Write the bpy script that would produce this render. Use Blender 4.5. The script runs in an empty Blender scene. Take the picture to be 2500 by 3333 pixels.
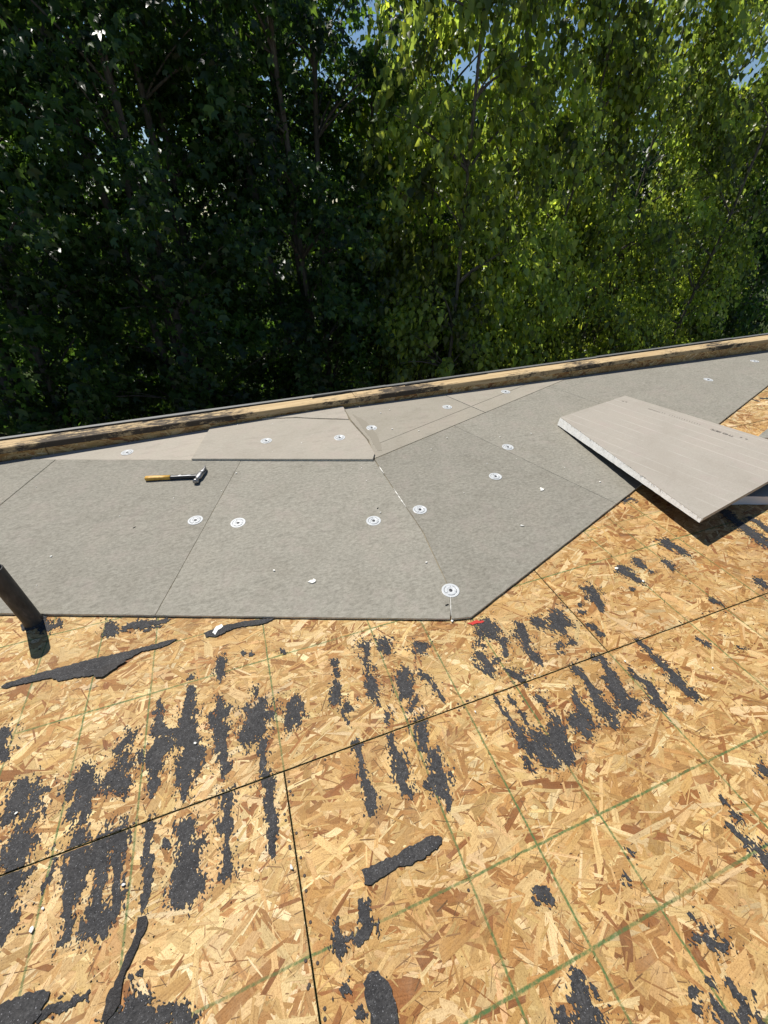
import bpy, bmesh, math, random
import numpy as np
from mathutils import Vector, Matrix

# ------------------------------------------------------------------ camera, sky, sun, exposure
scene = bpy.context.scene
C = scene.collection
random.seed(7)
rng = np.random.default_rng(11)

cam_d = bpy.data.cameras.new('camera')
cam = bpy.data.objects.new('camera', cam_d)
C.objects.link(cam)
cam_d.sensor_fit = 'HORIZONTAL'
cam_d.sensor_width = 36.0
cam_d.lens = 36.0 * 1346.85 / 2500.0
cam_d.clip_start = 0.05
cam_d.clip_end = 2000.0
cr, cd, cf = (0.94317726, -0.3320935, -0.01142677), (-0.20788915, -0.56290001, -0.79995355), (0.25922725, 0.7568735, -0.59995312)
m = Matrix(((cr[0], -cd[0], -cf[0], 0.1237), (cr[1], -cd[1], -cf[1], -0.6055), (cr[2], -cd[2], -cf[2], 1.3731), (0, 0, 0, 1)))
cam.matrix_world = m
scene.camera = cam

SUN_EL = math.radians(58.0)
SUN_AZ = math.atan2(-0.36, 0.93)            # clockwise from +Y
world = bpy.data.worlds.new('World')
scene.world = world
world.use_nodes = True
wn = world.node_tree
bg = wn.nodes['Background']
sky = wn.nodes.new('ShaderNodeTexSky')
sky.sky_type = 'NISHITA'
sky.sun_disc = False
sky.sun_elevation = SUN_EL
sky.sun_rotation = SUN_AZ
sky.air_density = 1.0
sky.dust_density = 0.0
sky.ozone_density = 4.0
wn.links.new(sky.outputs[0], bg.inputs[0])
bg.inputs[1].default_value = 0.07
sd = bpy.data.lights.new('sun', 'SUN')
sd.energy = 5.0
sd.angle = math.radians(0.53)
sd.color = (1.0, 0.955, 0.88)
sun = bpy.data.objects.new('sun', sd)
C.objects.link(sun)
to_sun = Vector((math.sin(SUN_AZ) * math.cos(SUN_EL), math.cos(SUN_AZ) * math.cos(SUN_EL), math.sin(SUN_EL)))
sun.rotation_euler = to_sun.to_track_quat('Z', 'Y').to_euler()
sun.location = (0, 0, 12)

vs = scene.view_settings
vs.view_transform = 'Standard'
vs.look = 'None'
vs.exposure = 0.28
vs.gamma = 1.0
vs.use_curve_mapping = False
scene.cycles.max_bounces = 8
scene.cycles.diffuse_bounces = 3
scene.cycles.transmission_bounces = 4
scene.cycles.use_denoising = True

# ------------------------------------------------------------------ helpers
def tag(o, label=None, cat=None, group=None, kind=None):
    if label: o['label'] = label
    if cat: o['category'] = cat
    if group: o['group'] = group
    if kind: o['kind'] = kind
    return o

def empty(name, loc=(0, 0, 0), parent=None):
    o = bpy.data.objects.new(name, None)
    o.empty_display_size = 0.05
    C.objects.link(o)
    o.location = loc
    if parent: o.parent = parent
    return o

def link(name, me, parent=None, loc=(0, 0, 0)):
    o = bpy.data.objects.new(name, me)
    C.objects.link(o)
    o.location = loc
    if parent: o.parent = parent
    return o

def np_mesh(name, groups, mats, smooth=False):
    """groups: list of dict(v=(n,k,3) loose polygons, col=(n,3) or None, uv=(n,k,2) or None, mat=int)"""
    me = bpy.data.meshes.new(name)
    groups = [g for g in groups if len(g['v'])]
    co = np.concatenate([g['v'].reshape(-1, 3) for g in groups]).astype(np.float32)
    n = len(co)
    sizes = np.concatenate([np.full(len(g['v']), g['v'].shape[1], np.int32) for g in groups])
    starts = np.concatenate([[0], np.cumsum(sizes)[:-1]]).astype(np.int32)
    me.vertices.add(n); me.vertices.foreach_set('co', co.ravel())
    me.loops.add(n); me.loops.foreach_set('vertex_index', np.arange(n, dtype=np.int32))
    me.polygons.add(len(sizes)); me.polygons.foreach_set('loop_start', starts)
    me.polygons.foreach_set('material_index', np.concatenate([np.full(len(g['v']), g.get('mat', 0), np.int32) for g in groups]))
    if smooth: me.polygons.foreach_set('use_smooth', np.ones(len(sizes), bool))
    if any(g.get('col') is not None for g in groups):
        a = me.color_attributes.new('Col', 'FLOAT_COLOR', 'POINT')
        cc = []
        for g in groups:
            k = g['v'].shape[1]
            c = g.get('col')
            if c is None: c = np.full((len(g['v']), 3), .5)
            c4 = np.concatenate([c, np.ones((len(c), 1))], 1)
            cc.append(np.repeat(c4, k, 0))
        a.data.foreach_set('color', np.concatenate(cc).astype(np.float32).ravel())
    if any(g.get('uv') is not None for g in groups):
        u = me.uv_layers.new(name='UVMap')
        uu = [(g['uv'] if g.get('uv') is not None else np.zeros(g['v'].shape[:2] + (2,))).reshape(-1, 2) for g in groups]
        u.data.foreach_set('uv', np.concatenate(uu).astype(np.float32).ravel())
    for mt in mats: me.materials.append(mt)
    me.update(calc_edges=True)
    me.validate()
    return me

def idx_mesh(name, co, tris, mat, col=None, smooth=False, fmat=None):
    me = bpy.data.meshes.new(name)
    n = len(co); k = tris.shape[1]
    me.vertices.add(n); me.vertices.foreach_set('co', np.asarray(co, np.float32).ravel())
    me.loops.add(tris.size); me.loops.foreach_set('vertex_index', tris.astype(np.int32).ravel())
    me.polygons.add(len(tris)); me.polygons.foreach_set('loop_start', np.arange(0, tris.size, k, dtype=np.int32))
    if smooth: me.polygons.foreach_set('use_smooth', np.ones(len(tris), bool))
    if col is not None:
        a = me.color_attributes.new('Col', 'FLOAT_COLOR', 'POINT')
        a.data.foreach_set('color', np.concatenate([col, np.ones((len(col), 1))], 1).astype(np.float32).ravel())
    for mt in (mat if isinstance(mat, (list, tuple)) else [mat]): me.materials.append(mt)
    if fmat is not None: me.polygons.foreach_set('material_index', fmat)
    me.update(calc_edges=True)
    return me

def py_mesh(name, verts, faces, mats, fmat=None, smooth=False, bevel=0.0, recalc=True):
    me = bpy.data.meshes.new(name)
    me.from_pydata([tuple(v) for v in verts], [], faces)
    for mt in (mats if isinstance(mats, (list, tuple)) else [mats]): me.materials.append(mt)
    if fmat:
        for p, i in zip(me.polygons, fmat): p.material_index = i
    bm = bmesh.new(); bm.from_mesh(me)
    if recalc: bmesh.ops.recalc_face_normals(bm, faces=bm.faces)
    if bevel:
        bmesh.ops.bevel(bm, geom=list(bm.edges), offset=bevel, segments=1, affect='EDGES')
    bm.to_mesh(me); bm.free()
    if smooth:
        for p in me.polygons: p.use_smooth = True
    me.update()
    return me

def hsh(ix, iy, seed):
    return np.modf(np.abs(np.sin(ix * 127.1 + iy * 311.7 + seed * 74.7) * 43758.5453))[0]

def vnoise(x, y, seed=0):
    ix, iy = np.floor(x), np.floor(y)
    fx, fy = x - ix, y - iy
    fx = fx * fx * (3 - 2 * fx); fy = fy * fy * (3 - 2 * fy)
    a, b = hsh(ix, iy, seed), hsh(ix + 1, iy, seed)
    c, d = hsh(ix, iy + 1, seed), hsh(ix + 1, iy + 1, seed)
    return ((a + (b - a) * fx) + ((c + (d - c) * fx) - (a + (b - a) * fx)) * fy) * 2 - 1

def fbm(x, y, seed=0, o=3):
    s = 0; a = 1; t = 0
    for i in range(o):
        s = s + a * vnoise(x * 2 ** i, y * 2 ** i, seed + i * 3); t += a; a *= .55
    return s / t

def tubes(paths, sides=6):
    """paths: list of (points (m,3), radii (m,)); returns verts, quads"""
    V = []; Q = []; off = 0
    ang = np.linspace(0, 2 * np.pi, sides, endpoint=False)
    for P, R in paths:
        P = np.asarray(P, float); R = np.asarray(R, float)
        T = np.gradient(P, axis=0); T /= np.linalg.norm(T, axis=1)[:, None] + 1e-9
        ref = np.array([1, .13, .07]) if abs(T[0, 2]) > .7 else np.array([0.05, 0.1, 1.])
        A = np.cross(T, ref); A /= np.linalg.norm(A, axis=1)[:, None] + 1e-9
        B = np.cross(T, A)
        ring = P[:, None] + R[:, None, None] * (np.cos(ang)[None, :, None] * A[:, None] + np.sin(ang)[None, :, None] * B[:, None])
        V.append(ring.reshape(-1, 3))
        m_ = len(P)
        i = np.arange(m_ - 1)[:, None] * sides; j = np.arange(sides)[None]
        q = np.stack([i + j, i + (j + 1) % sides, i + sides + (j + 1) % sides, i + sides + j], -1).reshape(-1, 4) + off
        Q.append(q); off += m_ * sides
    return np.concatenate(V), np.concatenate(Q)

def loft(rings, caps=True):
    n = len(rings[0]); V = [p for r in rings for p in r]; F = []
    for i in range(len(rings) - 1):
        for j in range(n):
            F.append((i * n + j, i * n + (j + 1) % n, (i + 1) * n + (j + 1) % n, (i + 1) * n + j))
    if caps:
        F.append(tuple(range(n))[::-1]); F.append(tuple((len(rings) - 1) * n + j for j in range(n)))
    return V, F

# ------------------------------------------------------------------ materials
def mat(name, color=(.5, .5, .5), rough=.7, spec=.3, metal=0.0):
    m_ = bpy.data.materials.new(name); m_.use_nodes = True
    b = m_.node_tree.nodes['Principled BSDF']
    b.inputs['Base Color'].default_value = (*color, 1)
    b.inputs['Roughness'].default_value = rough
    b.inputs['Specular IOR Level'].default_value = spec
    b.inputs['Metallic'].default_value = metal
    return m_, m_.node_tree, b

class NT:
    def __init__(s, nt): s.nt = nt
    def n(s, typ, **kw):
        nd = s.nt.nodes.new(typ)
        for k, v in kw.items(): setattr(nd, k, v)
        return nd
    def l(s, a, b): s.nt.links.new(a, b)
    def val(s, sock, v):
        if hasattr(v, 'links') or isinstance(v, bpy.types.NodeSocket): s.l(v, sock)
        else: sock.default_value = v
    def math(s, op, a, b=None, c=None):
        nd = s.n('ShaderNodeMath', operation=op)
        s.val(nd.inputs[0], a)
        if b is not None: s.val(nd.inputs[1], b)
        if c is not None: s.val(nd.inputs[2], c)
        return nd.outputs[0]
    def noise(s, vec, scale, detail=3, rough=.55, dist=0.):
        nd = s.n('ShaderNodeTexNoise')
        if vec is not None: s.l(vec, nd.inputs['Vector'])
        nd.inputs['Scale'].default_value = scale; nd.inputs['Detail'].default_value = detail
        nd.inputs['Roughness'].default_value = rough; nd.inputs['Distortion'].default_value = dist
        return nd.outputs[0]
    def ramp(s, f, stops):
        nd = s.n('ShaderNodeValToRGB'); s.l(f, nd.inputs[0])
        e = nd.color_ramp.elements
        while len(e) < len(stops): e.new(.5)
        for i, (p, c) in enumerate(stops):
            e[i].position = p; e[i].color = (*c, 1) if len(c) == 3 else c
        return nd.outputs[0]
    def mix(s, f, a, b, mode='MIX'):
        nd = s.n('ShaderNodeMix', data_type='RGBA', blend_type=mode)
        s.val(nd.inputs[0], f)
        for sk, v in ((nd.inputs[6], a), (nd.inputs[7], b)):
            if isinstance(v, tuple): sk.default_value = (*v, 1)
            else: s.l(v, sk)
        return nd.outputs[2]
    def mapr(s, f, a, b, c=0., d=1.):
        nd = s.n('ShaderNodeMapRange'); s.l(f, nd.inputs[0])
        for i, v in enumerate((a, b, c, d)): nd.inputs[1 + i].default_value = v
        return nd.outputs[0]
    def vscale(s, vec, sc):
        nd = s.n('ShaderNodeMapping'); s.l(vec, nd.inputs['Vector']); nd.inputs['Scale'].default_value = sc
        return nd.outputs[0]
    def bump(s, h, strength, dist, b):
        nd = s.n('ShaderNodeBump'); s.l(h, nd.inputs['Height'])
        nd.inputs['Strength'].default_value = strength; nd.inputs['Distance'].default_value = dist
        s.l(nd.outputs[0], b.inputs['Normal'])
    def pos(s): return s.n('ShaderNodeNewGeometry').outputs['Position']
    def obj(s): return s.n('ShaderNodeTexCoord').outputs['Object']

IN = 0.0254

def osb_material(name, xlines=(), ylines=(), xw=.0032, yw=.0045, stain=False, seams=()):
    m_, nt, b = mat(name, rough=.72, spec=.22)
    t = NT(nt)
    at = t.n('ShaderNodeAttribute', attribute_name='Col').outputs['Color']
    uv = t.n('ShaderNodeTexCoord').outputs['UV']
    pos = t.pos()
    g1 = t.noise(t.vscale(uv, (14, 260, 1)), 1.0, 3, .6)
    g2 = t.noise(pos, 420, 2, .6)
    g3 = t.noise(pos, 2.1, 3, .6)
    col = t.mix(1.0, at, t.ramp(g1, [(.25, (.72, .66, .6)), (.52, (1, 1, 1)), (.8, (1.12, 1.1, 1.06))]), 'MULTIPLY')
    col = t.mix(.8, col, t.ramp(g2, [(.32, (.62, .56, .5)), (.52, (1, 1, 1))]), 'MULTIPLY')
    # weathering: orange-brown towards the right of the roof, straw where less worn
    col = t.mix(1.0, col, t.ramp(g3, [(.3, (.78, .70, .62)), (.6, (1.0, .975, .93))]), 'MULTIPLY')
    # grey scuffs and dark pinhole specks
    stn = t.mapr(t.noise(pos, 5.5, 5, .68), .52, .72)
    col = t.mix(t.math('MULTIPLY', stn, .30), col, (.22, .135, .07))
    dst = t.mapr(t.noise(pos, 17, 4, .7), .5, .75)
    col = t.mix(t.math('MULTIPLY', dst, .14), col, (.52, .42, .28))
    sp = t.mapr(t.noise(pos, 105, 4, .8), .60, .74)
    col = t.mix(t.math('MULTIPLY', sp, .75), col, (.10, .065, .04))
    if xlines or ylines:
        sx = t.n('ShaderNodeSeparateXYZ'); t.l(pos, sx.inputs[0])
        wob = t.math('MULTIPLY', t.math('SUBTRACT', t.noise(pos, 9, 3, .7), .5), .006)
        best = None
        for ax, lines, w in ((0, xlines, xw), (1, ylines, yw)):
            cc = t.math('ADD', sx.outputs[ax], wob)
            for L in lines:
                ww = w if not isinstance(L, tuple) else L[1]
                LL = L if not isinstance(L, tuple) else L[0]
                d = t.math('ABSOLUTE', t.math('SUBTRACT', cc, LL * IN))
                k = t.math('SUBTRACT', 1.0, t.math('DIVIDE', d, ww))
                best = k if best is None else t.math('MAXIMUM', best, k)
        worn = t.mapr(t.noise(pos, 130, 3, .75), .30, .56, .3, 1.0)
        worn2 = t.mapr(t.noise(pos, 4.3, 2, .6), .32, .56, .55, 1.0)
        f = t.math('MULTIPLY', t.mapr(best, 0., .55), t.math('MULTIPLY', worn, worn2))
        col = t.mix(t.math('MULTIPLY', f, .92), col, (.055, .125, .04))
    if seams:
        sx3 = t.n('ShaderNodeSeparateXYZ'); t.l(pos, sx3.inputs[0])
        bst = None
        for ax, L in seams:
            d = t.math('ABSOLUTE', t.math('SUBTRACT', sx3.outputs[ax], L * IN))
            k = t.math('SUBTRACT', 1.0, t.math('DIVIDE', d, .0028))
            bst = k if bst is None else t.math('MAXIMUM', bst, k)
        col = t.mix(t.math('MULTIPLY', t.mapr(bst, 0., .25), .88), col, (.022, .04, .014))
    if stain:
        sx2 = t.n('ShaderNodeSeparateXYZ'); t.l(pos, sx2.inputs[0])
        st = t.mapr(t.math('ADD', t.math('MULTIPLY', sx2.outputs[2], 9.0), t.noise(pos, 5, 4, .7)), 1.5, 1.85)
        st = t.math('MULTIPLY', st, t.mapr(t.noise(pos, 1.6, 2, .5), .50, .62))
        col = t.mix(t.math('MULTIPLY', st, .93), col, (.03, .024, .022))
    t.l(col, b.inputs['Base Color'])
    t.bump(t.math('ADD', g1, t.math('MULTIPLY', g2, .7)), .35, .0012, b)
    return m_

LOW_X = [-96 + k for k in (16, 24, 32, 48, 64, 72, 80)] + [16, 24, 32, 48, 64, 72, 80, 112, 120, 128, 144]
UP_X = [-80, -72, -64, -32, -24, -16, 0, 16, 24, 32, 64, 72, 80, 96, 112, 120, 128]
M_OSB_LOW = osb_material('osb_lower_row', LOW_X, [(-16, .0040), (-24, .0045), (-32, .005)], xw=.0040, seams=[(1, 0), (0, 0), (0, 96)])
M_OSB_UP = osb_material('osb_upper_row', UP_X, [(16, .0042), (32, .004), (24, .0025)], xw=.0038, seams=[(1, 0), (1, 48), (0, 48), (0, -48)])
M_OSB_TOP = osb_material('osb_third_row', [72, 96, 112, 120, 128, 160, 168, 176, 192], [(64, .005), (80, .005)], xw=.0042, seams=[(1, 48)])
M_OSB_CURB = osb_material('osb_curb', stain=True)

def facer_material(name, dark, light, fine=70., lines=False):
    m_, nt, b = mat(name, rough=.85, spec=.15)
    t = NT(nt); o = t.obj()
    n1 = t.noise(t.vscale(o, (1, 1.7, 1)), fine, 4, .72)
    n2 = t.noise(o, 3.2, 3, .6)
    n3 = t.noise(t.vscale(o, (1, 1, 1)), 260, 2, .6)
    nb = t.math('ADD', t.math('MULTIPLY', n1, .7), t.math('MULTIPLY', n3, .3))
    col = t.ramp(nb, [(.33, dark), (.5, tuple((a + c) / 2 for a, c in zip(dark, light))), (.68, light)])
    col = t.mix(.7, col, t.ramp(n2, [(.3, (.90, .885, .87)), (.5, (1, 1, 1)), (.7, (1.05, 1.03, 1.02))]), 'MULTIPLY')
    n4 = t.noise(o, 7.5, 4, .7)
    col = t.mix(t.math('MULTIPLY', t.mapr(n4, .52, .70), .30), col, tuple(a * k for a, k in zip(light, (.96, .86, .90))))
    scuff = t.mapr(t.noise(t.vscale(o, (2.2, 9, 1)), 3.0, 5, .75), .53, .70)
    col = t.mix(t.math('MULTIPLY', scuff, .14 if lines else .34), col, tuple(a * .62 for a in dark))
    oi = t.n('ShaderNodeObjectInfo').outputs['Random']
    tone = t.mapr(oi, 0, 1, .93, 1.05)
    cmb = t.n('ShaderNodeCombineColor')
    for k_ in range(3): t.l(tone, cmb.inputs[k_])
    col = t.mix(1.0, col, cmb.outputs[0], 'MULTIPLY')
    if lines:
        w = t.n('ShaderNodeTexWave', wave_type='BANDS', bands_direction='X', wave_profile='SIN')
        t.l(o, w.inputs['Vector']); w.inputs['Scale'].default_value = 3.1; w.inputs['Distortion'].default_value = .25
        w.inputs['Detail'].default_value = 3
        k = t.mapr(w.outputs['Fac'], .965, 1.0)
        k = t.math('MULTIPLY', k, t.mapr(t.noise(o, 5, 3, .6), .4, .6))
        col = t.mix(t.math('MULTIPLY', k, .24), col, (.62, .58, .52))
    t.l(col, b.inputs['Base Color'])
    t.bump(n1, .25, .001, b)
    return m_

M_FACER_GREY = facer_material('grey_mottled_facer', (.172, .161, .132), (.335, .317, .268), 50.)
M_FACER_TAN = facer_material('tan_facer', (.325, .295, .245), (.405, .370, .312), 60.)
M_FACER_BUFF = facer_material('buff_facer', (.285, .26, .21), (.36, .33, .275), 60.)
M_FACER_LOOSE = facer_material('loose_board_facer', (.33, .30, .255), (.40, .365, .315), 90., True)

def foam_material():
    m_, nt, b = mat('polyiso_foam', rough=.9, spec=.1)
    t = NT(nt); o = t.pos()
    n1 = t.noise(o, 120, 4, .7)
    t.l(t.ramp(n1, [(.3, (.50, .43, .31)), (.6, (.74, .68, .55))]), b.inputs['Base Color'])
    t.bump(n1, .5, .002, b)
    return m_
M_FOAM = foam_material()

def torn_material():
    m_, nt, b = mat('torn_white_foam', rough=.9, spec=.1)
    t = NT(nt); o = t.pos()
    n1 = t.noise(o, 60, 5, .75); n2 = t.noise(o, 22, 4, .8)
    c = t.ramp(n1, [(.25, (.62, .60, .55)), (.6, (.83, .82, .79))])
    c = t.mix(t.math('MULTIPLY', t.mapr(n2, .62, .72), .35), c, (.42, .38, .30))
    t.l(c, b.inputs['Base Color'])
    t.bump(n1, .5, .003, b)
    return m_
M_TORN = torn_material()

def tar_material(name, c0, c1, speck=.7, rough=.75):
    m_, nt, b = mat(name, rough=rough, spec=.25)
    t = NT(nt); o = t.pos()
    n1 = t.noise(o, 160, 4, .7); n2 = t.noise(o, 330, 2, .5); n3 = t.noise(o, 12, 3, .6)
    c = t.ramp(n1, [(.3, c0), (.7, c1)])
    c = t.mix(.8, c, t.ramp(n3, [(.3, (.7, .7, .72)), (.7, (1.35, 1.33, 1.3))]), 'MULTIPLY')
    c = t.mix(t.math('MULTIPLY', t.mapr(t.noise(o, 75, 4, .8), .52, .70), .45), c, (.13, .128, .125))
    c = t.mix(t.math('MULTIPLY', t.mapr(n2, .66, .73), speck), c, (.42, .42, .44))
    t.l(c, b.inputs['Base Color'])
    t.bump(n1, .8, .004, b)
    return m_
M_TAR = tar_material('tar_residue', (.022, .0215, .022), (.058, .056, .056))
M_FELT = tar_material('torn_felt', (.022, .0215, .022), (.060, .058, .058), .8)
M_FELTS = tar_material('smooth_felt', (.018, .016, .016), (.036, .033, .032), .15, .6)
M_WHITE, _, _ = mat('white_foam_crumb', (.78, .76, .70), .9, .1)
M_PLATE, _, _ = mat('white_coated_plate', (.52, .535, .54), .34, .5)
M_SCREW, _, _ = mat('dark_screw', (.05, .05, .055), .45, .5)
M_RED, _, _ = mat('red_paint', (.48, .05, .04), .8, .2)
M_NAIL, _, _ = mat('rusty_nail', (.05, .035, .028), .6, .3)
M_INK, _, _ = mat('printed_ink', (.15, .135, .12), .8, .1)
M_DARK, _, _ = mat('dark_void', (.012, .011, .010), .95, .0)
M_STAPLE, _, _ = mat('black_scrap', (.02, .02, .02), .8, .1)
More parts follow.
